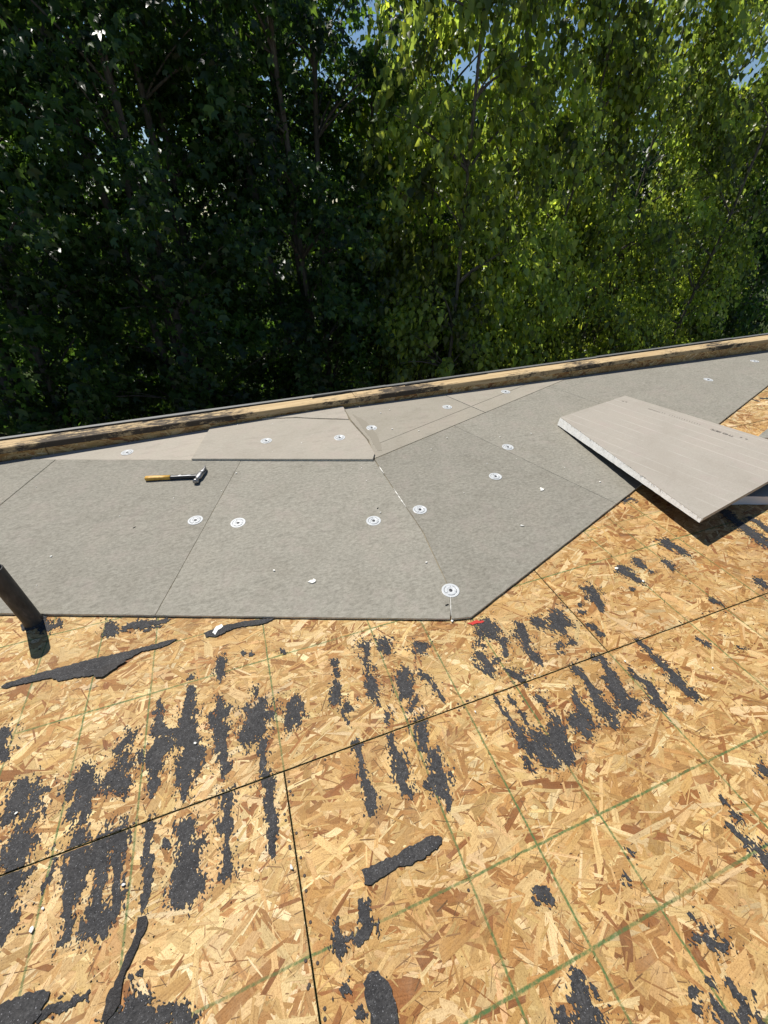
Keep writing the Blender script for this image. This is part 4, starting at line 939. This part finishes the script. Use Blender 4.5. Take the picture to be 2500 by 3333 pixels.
# ------------------------------------------------------------------ hammer
hx = Vector((.9615, -.275, 0)).normalized(); hy = Vector((.275, .9615, 0)).normalized()
ho = Vector((-.5435, 1.868, 0))
ham = empty('hammer', (ho.x, ho.y, z_left(ho.x, ho.y) + .0012))
sl = SLOPE * (LN[0] * hx.x + LN[1] * hx.y)
mt_ = Matrix((hx, hy, Vector((0, 0, 1)))).transposed().to_4x4()
ham.matrix_world = Matrix.Translation(ham.location) @ Matrix.Rotation(-math.atan(SLOPE * (LN[0] * hy.x + LN[1] * hy.y)) * -1, 4, hx) @ mt_
tag(ham, 'claw hammer with yellow grip and black shaft lying on grey board', 'hammer')
M_YEL, nt, b = mat('yellow_grip', (.62, .36, .06), .5, .4)
t = NT(nt); o = t.obj(); t.l(t.ramp(t.noise(o, 60, 4, .7), [(.3, (.40, .21, .035)), (.55, (.66, .39, .07))]), b.inputs['Base Color'])
M_BLK, _, _ = mat('black_shaft', (.028, .03, .034), .42, .5)
M_STEEL, nt, b = mat('worn_steel', (.30, .30, .31), .38, .5, .85)
t = NT(nt); o = t.obj(); t.l(t.ramp(t.noise(o, 90, 3, .7), [(.3, (.12, .12, .125)), (.6, (.38, .38, .39))]), b.inputs['Base Color'])
M_LBL, _, _ = mat('white_label', (.8, .8, .8), .5, .3)
def sect(x, yc, zc, ry, rz, n=16, p=2.6):
    out = []
    for k in range(n):
        a = k / n * 2 * math.pi
        c_, s_ = math.cos(a), math.sin(a)
        out.append((x, yc + ry * math.copysign(abs(c_) ** (2 / p), c_), zc + rz * math.copysign(abs(s_) ** (2 / p), s_)))
    return out
V, F = loft([sect(x, y, z, a, b_) for x, y, z, a, b_ in ((0, .0, .014, .009, .008), (.004, 0, .014, .0155, .012), (.03, 0, .014, .0165, .0125), (.09, .001, .0135, .0145, .0115), (.15, .001, .0135, .0150, .012))])
link('grip', py_mesh('grip', V, F, M_YEL, smooth=True), ham)
V, F = loft([sect(x, y, z, a, b_) for x, y, z, a, b_ in ((.1505, .001, .0135, .0155, .0125), (.156, .001, .0135, .0158, .0128), (.17, .001, .0135, .0140, .0115), (.23, .001, .014, .0135, .0110), (.285, .001, .015, .0145, .011), (.312, .0, .0165, .0155, .011), (.332, 0, .0165, .014, .010))])
sh = link('shaft', py_mesh('shaft', V, F, M_BLK, smooth=True), ham)
V = [(.192, -.007, .0), (.206, .006, .0), (.216, .007, .0), (.205, -.001, 0), (.228, -.002, 0), (.272, .0045, 0), (.274, -.006, 0), (.2, -.0085, 0)]
V = [(x, y, .0255) for x, y, z in V]
link('label', py_mesh('label', V, [(0, 1, 2, 3, 7), (7, 3, 4, 6), (4, 5, 6)], M_LBL, recalc=False), ham)
hd = empty('head', (.322, 0, .0185), ham); hd.scale = (1.05, 1.08, 1.05)
def sec_y(y, xc, zc, rx, rz, n=16, p=2.4):
    out = []
    for k in range(n):
        a = k / n * 2 * math.pi; c_, s_ = math.cos(a), math.sin(a)
        out.append((xc + rx * math.copysign(abs(c_) ** (2 / p), c_), y, zc + rz * math.copysign(abs(s_) ** (2 / p), s_)))
    return out
V, F = loft([sec_y(y, x, z, rx, rz, p=p) for y, x, z, rx, rz, p in ((-.064, -.004, -.001, .0125, .0125, 2), (-.062, -.004, -.001, .0155, .0155, 2), (-.048, -.004, -.001, .0155, .0155, 2), (-.044, -.003, 0, .0115, .0115, 2), (-.030, -.001, 0, .0110, .0115, 2.2), (-.018, 0, 0, .0165, .0135, 3), (.016, .002, 0, .0170, .0135, 3.2), (.026, .004, 0, .0150, .0130, 3))])
link('striking_face', py_mesh('striking_face', V, F, M_STEEL, smooth=True), hd)
for sgn in (-1, 1):
    V, F = loft([sec_y(y, x, sgn * zc, rx, rz, 12, 3) for y, x, zc, rx, rz in ((.020, .004, .0068, .0140, .0060), (.038, .010, .0072, .0100, .0056), (.056, .013, .0078, .0070, .0050), (.074, .013, .0084, .0045, .0044), (.088, .010, .0090, .0024, .0036), (.096, .0075, .0094, .0010, .0026))])
    link('claw', py_mesh('claw', V, F, M_STEEL, smooth=True), hd)

# ------------------------------------------------------------------ small debris
def crumb_mesh(seed, r=.006):
    bm = bmesh.new(); bmesh.ops.create_icosphere(bm, subdivisions=1, radius=r)
    rr = random.Random(seed)
    for v in bm.verts: v.co *= rr.uniform(.55, 1.15); v.co.z *= .6
    me = bpy.data.meshes.new('foam_crumb'); bm.to_mesh(me); bm.free(); me.materials.append(M_WHITE); return me
CM = [crumb_mesh(i) for i in range(5)]
CRUMBS = [(-0.916, 1.313), (-0.928, 1.123), (0.085, 0.85), (0.369, 1.704), (0.702, 1.396), (0.681, 1.082), (-0.025, 1.755), (-0.118, 1.593), (-1.153, 2.017), (-0.376, 1.612), (0.42, 1.966), (0.03, 2.40), (0.961, 2.406), (-0.645, 1.539), (1.152, 2.107), (1.074, 1.963), (1.484, 1.336), (1.749, 1.613), (1.695, 1.324), (1.222, 1.609), (2.016, 0.936), (1.192, 1.097), (0.762, 0.657), (1.993, 1.593), (1.246, 1.879), (1.921, 1.137), (1.083, 2.242), (1.17, 2.275), (1.547, 1.749), (1.391, 1.72), (0.715, 1.538), (0.219, 1.919), (0.807, 1.938), (0.274, 2.327)]
for i, (x, y) in enumerate(CRUMBS):
    zf = z_ins(x, y) + (.0115 if (x < .84 and y > 1.7 and i not in (3, 6, 8)) else .004 if (x > .85 and y > 1.6) else .001)
    o_ = link('foam_crumb', CM[i % 5], None, (x, y, zf + .0022))
    s_ = random.Random(i).uniform(.45, 1.25); o_.scale = (s_, s_ * random.Random(i + 9).uniform(.6, 1.1), s_); o_.rotation_euler = (0, 0, i * 1.3)
    if x < .83:
        wh = 'on the grey board with the hammer' if (np.array((x, y)) - LO) @ LE > S and y < 2.1 else 'on the cracked pale board by the curb' if (np.array((x, y)) - LO) @ LN > S else 'on the grey board left of the ridge'
    else:
        wh = 'on the buff boards by the curb' if (np.array((x, y)) - RO) @ RN > S else 'on the grey board right of the ridge' if x < 1.8 else 'on the grey board beside the loose tilted board'
    tag(o_, 'tiny white foam crumb ' + wh, 'foam crumb', 'foam crumbs on the boards')
DECKCR = [(1.576, .338, 1.9), (1.628, .234, 1.3), (1.245, -.055, .8), (.899, .011, .8), (.730, .327, 1.5), (-.614, -.143, 1.4), (-.42, -.127, 1.0), (-.729, .144, .9), (-.015, -.235, 1.2), (-.254, .174, 1.), (1.521, -.183, .7), (.632, -.035, .8), (-.60, -.11, .8)]
for i, (x, y, s_) in enumerate(DECKCR):
    o_ = link('foam_crumb', CM[i % 5], None, (x, y, .0058)); o_.scale = (s_, s_ * .7, s_ * .8); o_.rotation_euler = (0, 0, i)
    wh = ('largest one, on the residue patch nearest the loose board shadow', 'beside the residue patch left of the loose board shadow', 'just below the right panel joint', 'on the long seam under the ridge corner', 'touching the front tip of the grey boards',
          'beside the green line near the lower left residue', 'right of the paired residue stripes at lower left', 'on the left residue patch above the long seam', 'left of the lower panel joint', 'on the broad residue stripe above the long seam',
          'alone on the right half below the long seam', 'just below the long seam near the middle', 'next to the crumb beside the lower left green line')[i]
    tag(o_, 'small white foam crumb ' + wh, 'foam crumb', 'foam crumbs on the deck')
def chip(poly, zf, label, seed, m_=M_WHITE):
    o_ = prism('foam_chip', densify(poly, .008, .002, seed), lambda x, y: zf(x, y) + .0045, lambda x, y: zf(x, y) + .0014, [m_])
    tag(o_, label, 'foam chip', 'torn foam chips')
sh_ = lambda cx, cy, pts: [(cx + a * .85, cy + b * .85) for a, b in pts]
chip(sh_(.236, .723, [(-.022, .002), (-.008, .014), (.004, .010), (.010, .016), (.022, .004), (.012, -.008), (-.004, -.010)]), z_left, 'white torn foam chip in the middle of the grey board left of ridge', 1)
chip(sh_(1.637, .982, [(-.020, -.012), (-.006, .004), (-.002, .020), (.008, .022), (.012, .006), (.022, -.002), (.004, -.012)]), z_right, 'white torn foam chip on the grey board near the loose board', 2)
chip(sh_(1.339, .741, [(-.012, .004), (0, .006), (.012, -.008), (.004, -.006)]), z_right, 'small white foam sliver near the right front edge of grey board', 3)
chip(FELT['chip_felt'], lambda x, y: .004, 'white torn chip on the dark felt sliver below the front board edge', 4)
for i, (x, y, a, l_) in enumerate(((.742, .402, .05, .016), (.68, 1.125, .5, .012), (-.56, 1.41, .6, .014))):
    V, F = box(-l_ / 2, l_ / 2, -.0018, .0018, 0, .003)
    o_ = link('black_scrap', py_mesh('black_scrap', V, F, M_STAPLE, bevel=.0008), None, (x, y, z_ins(x, y) + .001)); o_.rotation_euler = (0, 0, a)
    tag(o_, ('short black scrap left of the nearest plate', 'short black scrap behind the plate left of the ridge', 'short black scrap on the hammer board')[i], 'scrap', 'short black scraps on the boards')
V, F = lathe([(.0036, 0), (.0036, .0009), (.0028, .0013)], 10)
me_nail = py_mesh('nail_head', V, F, M_NAIL)
r_ = random.Random(21)
for k in range(150):
    if k < 60: x, y = r_.uniform(-1.6, 3.0), r_.choice((-.012, .012)) + r_.uniform(-.004, .004)
    elif k < 80: x, y = r_.choice((-.012, .012)) + r_.uniform(-.003, .003), -r_.uniform(.02, .55)
    elif k < 92: x, y = P + r_.choice((-.012, .012)), r_.uniform(.02, .45)
    else: x, y = r_.choice(LOW_X + UP_X) * IN + r_.uniform(-.02, .02), r_.uniform(-.58, .9)
    if z_ins(x, y) > .008: continue
    link('nail_head', me_nail, deck, (x, y, .0017))

# ------------------------------------------------------------------ trees
def leaf_material(name, rough=.38, trans=.46):
    m_, nt, b = mat(name, rough=rough, spec=.5)
    t = NT(nt)
    at = t.n('ShaderNodeAttribute', attribute_name='Col').outputs['Color']
    t.l(at, b.inputs['Base Color'])
    tr = t.n('ShaderNodeBsdfTranslucent')
    t.l(t.mix(1.0, at, (3.5, 3.3, 1.6), 'MULTIPLY'), tr.inputs['Color'])
    mx = t.n('ShaderNodeMixShader'); mx.inputs[0].default_value = trans
    t.l(b.outputs[0], mx.inputs[1]); t.l(tr.outputs[0], mx.inputs[2])
    t.l(mx.outputs[0], nt.nodes['Material Output'].inputs[0])
    return m_
M_LEAF = leaf_material('leaf')
def bark_material(name, c0, c1):
    m_, nt, b = mat(name, rough=.9, spec=.1)
    t = NT(nt); o = t.pos(); n_ = t.noise(t.vscale(o, (9, 9, 2)), 3.0, 5, .7)
    t.l(t.ramp(n_, [(.3, c0), (.7, c1)]), b.inputs['Base Color']); t.bump(n_, .6, .02, b)
    return m_
M_BARK = bark_material('grey_bark', (.06, .054, .047), (.17, .155, .135))

# leaf blades: x across, y along, z fold
POPLAR = (np.array([(0, 0, 0), (-.37, .22, .10), (-.23, .64, .05), (0, 1.0, -.16), (.23, .64, .05), (.37, .22, .10), (0, .38, -.02)]),
          np.array([(6, 0, 1), (6, 1, 2), (6, 2, 3), (6, 3, 4), (6, 4, 5), (6, 5, 0)]))
MAPLE = (np.array([(0, 0, 0), (-.30, .04, .03), (-.54, .46, -.06), (-.17, .44, .03), (0, 1.0, -.12), (.17, .44, .03), (.54, .46, -.06), (.30, .04, .03), (0, .3, -.02)]),
         np.array([(8, 0, 1), (8, 1, 2), (8, 2, 3), (8, 3, 4), (8, 4, 5), (8, 5, 6), (8, 6, 7), (8, 7, 0)]))
SIMPLE = (np.array([(0, 0, 0), (-.32, .42, .08), (0, 1.0, -.08), (.32, .42, .08)]), np.array([(0, 1, 2), (0, 2, 3)]))
COMPOUND = (np.array([(0, 0, 0), (-.20, .40, .03), (0, 1.0, -.10), (.20, .40, .03)]), np.array([(0, 1, 2), (0, 2, 3)]))

def unit(v): return v / (np.linalg.norm(v, axis=-1, keepdims=True) + 1e-9)

def crown_mesh(name, pos, tip, nrm, size, col, blade):
    bv, bt = blade
    n = len(pos); k = len(bv)
    tip = unit(tip); side = unit(np.cross(tip, nrm)); nn = np.cross(side, tip)
    co = pos[:, None] + size[:, None, None] * (bv[None, :, 0:1] * side[:, None] + bv[None, :, 1:2] * tip[:, None] + bv[None, :, 2:3] * nn[:, None])
    tr = (bt[None] + (np.arange(n) * k)[:, None, None]).reshape(-1, 3)
    return idx_mesh(name, co.reshape(-1, 3), tr, M_LEAF, np.repeat(col, k, 0))

def tree(name, label, x, y, crown, nclump, per, size, blade, base_col, droop, group, stems=1, seed=0, clump_r=.31, trunk_r=.07, jit=.3, up=.7, bright=.2, limb_frac=.5, min_z=None):
    """crown: list of (z, rx, ry, dx, dy) rings giving the crown's half widths at heights above ground level GZ"""
    r = np.random.default_rng(seed)
    root = empty(name, (x, y, GZ)); tag(root, label, 'tree' if 'shrub' not in name else 'shrub', group)
    cz = np.array([c[0] for c in crown]); 
    zz = r.uniform(cz[0], cz[-1], nclump * 3)
    rx = np.interp(zz, cz, [c[1] for c in crown]); ry = np.interp(zz, cz, [c[2] for c in crown])
    keep = r.random(len(zz)) < (rx * ry / (rx * ry).max()) ** .6
    zz, rx, ry = zz[keep][:nclump], rx[keep][:nclump], ry[keep][:nclump]
    a = r.uniform(0, 2 * np.pi, len(zz)); q = np.sqrt(r.uniform(.06, 1, len(zz)))
    dx = np.interp(zz, cz, [c[3] for c in crown]); dy = np.interp(zz, cz, [c[4] for c in crown])
    wob = 1 + .28 * np.sin(a * 3 + seed) * np.sin(zz * 1.7 + seed)
    cc = np.stack([dx + np.cos(a) * q * rx * wob, dy + np.sin(a) * q * ry * wob, zz], 1)
    n = len(cc)
    out = unit(np.stack([np.cos(a), np.sin(a), r.normal(-.1, .35, n)], 1))
    # each clump is a spray of leaves along a drooping twig
    per_i = np.maximum(6, (per * np.exp(r.normal(0, .35, n))).astype(int))
    ci = np.repeat(np.arange(n), per_i); m_ = len(ci)
    t_ = r.random(m_)
    o_ = out[ci]
    rad = clump_r * np.exp(r.normal(0, .2, n))[ci]
    pos = cc[ci] + o_ * ((t_ - .45) * 1.9 * rad)[:, None] + r.normal(0, 1, (m_, 3)) * np.array([[1, 1, .55 if up > .6 else 1.]]) * (rad * .38)[:, None]
    pos[:, 2] -= (t_ ** 2) * rad * droop * .9
    # crown shaped for light: leaves whose shadow would land on the roof are dropped
    ok = (pos[:, 1] + y) > 3.0 + 0.60 * (pos[:, 2] + GZ)
    ok &= (pos[:, 1] + y) > 3.2
    pos, ci, t_, o_, rad = pos[ok], ci[ok], t_[ok], o_[ok], rad[ok]; m_ = len(ci)
    tip = o_ * .55 + r.normal(0, .5, (m_, 3)); tip[:, 2] -= droop
    nrm = r.normal(0, 1, (m_, 3)) * (1.15 - up) + o_ * .35; nrm[:, 2] += up
    sz = size * np.clip(np.exp(r.normal(0, .36, m_)), .38, 1.8)
    v = 1 + r.normal(0, jit, (m_, 1)) * .8 + (r.normal(0, jit, n)[ci])[:, None]
    col = np.array(base_col)[None] * np.clip(v, .35, 2.0)
    yl = (r.random(m_) < bright)[:, None]
    col = np.where(yl, col * np.array([[1.55, 1.35, .95]]), col)
    link('crown', crown_mesh('crown', pos, tip, nrm, sz, np.clip(col, .003, .5), blade), root)['kind'] = 'stuff'
    # trunk: stems from the ground, limbs reaching the clumps
    paths = []; H = cz[-1] * .93
    stem_pts = []
    for s in range(stems):
        an = s / max(1, stems) * 6.283 + seed; spr = .0 if stems == 1 else .16
        m2 = 14; tt = np.linspace(0, 1, m2)
        lean = np.array([math.cos(an), math.sin(an)]) * (spr + .045 * H * (stems > 1)) + r.normal(0, .10, 2) * (stems > 1)
        px = np.cos(an) * spr * .5 + lean[0] * tt ** 1.1 + np.interp(tt, [0, .5, 1], [0, dx.mean() * .3, dx.mean()]) + np.cumsum(r.normal(0, .018, m2))
        py = np.sin(an) * spr * .5 + lean[1] * tt ** 1.1 + np.interp(tt, [0, .5, 1], [0, dy.mean() * .3, dy.mean()]) + np.cumsum(r.normal(0, .018, m2))
        pts = np.stack([px, py, tt * H], 1)
        paths.append((pts, trunk_r * r.uniform(.75, 1.1) * (1.15 - tt) ** .8 + .006)); stem_pts.append(pts)
    sp = np.concatenate(stem_pts)
    for i in r.permutation(n)[:int(n * limb_frac)]:
        c = cc[i]
        if c[1] + y < 3.1 + 0.60 * (c[2] + GZ): continue
        cand = sp[sp[:, 2] < c[2] - .05]
        if not len(cand): cand = sp[:3]
        dd = np.linalg.norm(cand - (c - np.array([0, 0, .55 * np.linalg.norm(c[:2])])), axis=1)
        s_ = cand[dd.argmin()]
        tt = np.linspace(0, 1, 6)[:, None]
        mid = (s_ + c) / 2 + np.array([0, 0, .16 * np.linalg.norm(c - s_)]) + r.normal(0, .05, 3)
        pts = (1 - tt) ** 2 * s_ + 2 * tt * (1 - tt) * mid + tt ** 2 * (c + out[i] * clump_r * .5)
        paths.append((pts, np.linspace(.018, .004, 6) * r.uniform(.6, 1.25)))
    V_, Q_ = tubes(paths, 6)
    link('trunk', idx_mesh('trunk', V_, Q_, M_BARK, smooth=True), root)
    return root

GA, GB, GC, GD = 'shady maples at the left', 'poplars at the right', 'trees of the back row', 'shrubs beneath the trees'
big = lambda r0, ry, top: [(.9, r0 * .55, ry * .6, 0, 0), (2.2, r0 * .95, ry * .9, 0, 0), (4.5, r0, ry, 0, 0), (7.0, r0 * 1.1, ry * 1.1, 0, .6), (top - 1., r0, ry, 0, 1.2), (top, r0 * .5, ry * .5, 0, 1.6)]
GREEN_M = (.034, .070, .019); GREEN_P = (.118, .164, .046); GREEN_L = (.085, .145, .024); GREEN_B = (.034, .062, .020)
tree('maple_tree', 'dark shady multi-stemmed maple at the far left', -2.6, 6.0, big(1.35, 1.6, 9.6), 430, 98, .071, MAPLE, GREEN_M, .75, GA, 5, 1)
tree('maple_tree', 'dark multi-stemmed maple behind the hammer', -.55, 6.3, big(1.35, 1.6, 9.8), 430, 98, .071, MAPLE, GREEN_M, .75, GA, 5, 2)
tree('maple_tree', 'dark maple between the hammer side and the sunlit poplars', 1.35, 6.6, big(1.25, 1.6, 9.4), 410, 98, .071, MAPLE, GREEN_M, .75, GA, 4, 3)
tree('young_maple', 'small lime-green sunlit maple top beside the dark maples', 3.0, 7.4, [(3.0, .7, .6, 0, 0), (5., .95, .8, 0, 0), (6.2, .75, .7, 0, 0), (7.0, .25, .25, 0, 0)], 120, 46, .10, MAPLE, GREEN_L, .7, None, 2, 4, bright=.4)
pop = lambda r0, ry, top, dx=0.: [(.5, r0 * .75, ry * .8, 0, 0), (2.2, r0, ry, 0, 0), (4.2, r0 * 1.02, ry, dx * .5, 0), (top - 1.4, r0 * .9, ry * .9, dx, 0), (top, r0 * .3, ry * .3, dx, 0)]
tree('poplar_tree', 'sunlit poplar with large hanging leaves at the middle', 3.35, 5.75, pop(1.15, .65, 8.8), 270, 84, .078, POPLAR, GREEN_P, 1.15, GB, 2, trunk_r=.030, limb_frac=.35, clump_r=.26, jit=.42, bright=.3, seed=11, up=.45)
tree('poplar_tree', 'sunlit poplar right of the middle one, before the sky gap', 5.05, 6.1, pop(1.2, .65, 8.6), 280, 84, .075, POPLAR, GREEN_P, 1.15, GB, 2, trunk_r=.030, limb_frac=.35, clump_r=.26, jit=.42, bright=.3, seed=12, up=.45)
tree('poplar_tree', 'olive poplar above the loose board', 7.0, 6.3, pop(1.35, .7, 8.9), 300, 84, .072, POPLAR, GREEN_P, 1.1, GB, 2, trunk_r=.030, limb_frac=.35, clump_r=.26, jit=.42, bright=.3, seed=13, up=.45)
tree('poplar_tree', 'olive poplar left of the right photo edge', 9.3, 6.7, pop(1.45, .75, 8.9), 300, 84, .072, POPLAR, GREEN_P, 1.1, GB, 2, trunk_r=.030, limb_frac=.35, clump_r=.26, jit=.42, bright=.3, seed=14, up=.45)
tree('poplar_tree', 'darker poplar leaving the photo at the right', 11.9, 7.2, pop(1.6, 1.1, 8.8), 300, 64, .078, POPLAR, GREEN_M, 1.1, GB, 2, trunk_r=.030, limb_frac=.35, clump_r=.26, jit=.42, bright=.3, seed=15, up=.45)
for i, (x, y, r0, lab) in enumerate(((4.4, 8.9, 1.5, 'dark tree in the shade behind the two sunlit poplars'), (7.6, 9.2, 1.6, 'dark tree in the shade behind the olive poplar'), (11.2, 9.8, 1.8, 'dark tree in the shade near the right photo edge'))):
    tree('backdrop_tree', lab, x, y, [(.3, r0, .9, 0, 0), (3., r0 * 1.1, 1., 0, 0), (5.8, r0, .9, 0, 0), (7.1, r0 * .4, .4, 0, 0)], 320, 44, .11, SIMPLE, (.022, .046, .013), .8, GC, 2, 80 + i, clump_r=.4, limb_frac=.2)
back = lambda r0, top: [(.3, r0 * .8, r0 * .8, 0, 0), (2.5, r0, r0, 0, 0), (top * .75, r0 * .9, r0 * .9, 0, 0), (top, r0 * .3, r0 * .3, 0, 0)]
for i, (x, y, r0, top, lab) in enumerate(((-5.6, 11.5, 2.2, 11., 'background tree glimpsed at the far left behind the maples'), (-2.2, 11.8, 2.1, 12., 'background tree glimpsed between the two left maples'), (1.4, 12.0, 2.1, 12., 'background tree glimpsed behind the third maple'),
        (5.0, 11.6, 2.1, 9.0, 'background tree behind the lime-green maple'), (8.4, 12.4, 2.2, 7.9, 'background tree behind the poplar above the loose board'), (12.2, 12.8, 2.4, 7.8, 'background tree low behind the sky gap at the right'), (16.4, 13.5, 2.6, 8.4, 'background tree at the far right behind the poplars'), (21., 14.5, 3., 9.5, 'background tree beyond the right photo edge'), (-4.2, 17., 2.6, 11., 'distant tree filling gaps at the far left'), (-.4, 17.5, 2.6, 11., 'distant tree filling gaps behind the left maples'), (3.6, 17.2, 2.6, 10., 'distant tree filling gaps left of the lime-green maple'), (10.5, 18.5, 3., 9., 'distant tree filling gaps behind the olive poplars'))):
    tree('background_tree', lab, x, y, back(r0, top), 260, 30, .17, SIMPLE, GREEN_B, .8, GC, 1, 30 + i, clump_r=.5, trunk_r=.13, limb_frac=.25)
for i, (x, y, r0, h, lab) in enumerate(((-3.3, 4.9, .95, 2.5, 'maple shrub at the lower left corner of the trees'), (-1.6, 4.7, .95, 2.7, 'dark shrub beneath the maple left of the hammer'), (.1, 4.7, 1., 3.0, 'dark shrub just beyond the curb behind the hammer'),
        (1.9, 4.8, .9, 2.8, 'dark shrub at the foot of the third maple'), (3.6, 4.7, .9, 2.9, 'leafy shrub below the middle poplar'), (5.3, 4.9, .95, 3.0, 'leafy shrub below the second poplar'), (7.1, 5.1, 1., 3.0, 'leafy shrub beyond the curb above the loose board'), (9.0, 5.3, 1.1, 3.0, 'leafy shrub near the right end of the curb'), (11.2, 5.6, 1.2, 3.2, 'leafy shrub at the right photo edge'))):
    tree('leafy_shrub', lab, x, y, [(.1, r0 * .8, .7, 0, 0), (h * .5, r0, .8, 0, 0), (h * .85, r0 * .8, .65, 0, 0), (h, r0 * .3, .3, 0, 0)], 110, 40, .085, MAPLE if x < 2.5 else POPLAR, GREEN_M if x < 2.5 else GREEN_P, .7, GD, 4, 60 + i, clump_r=.28, trunk_r=.022, limb_frac=.6)
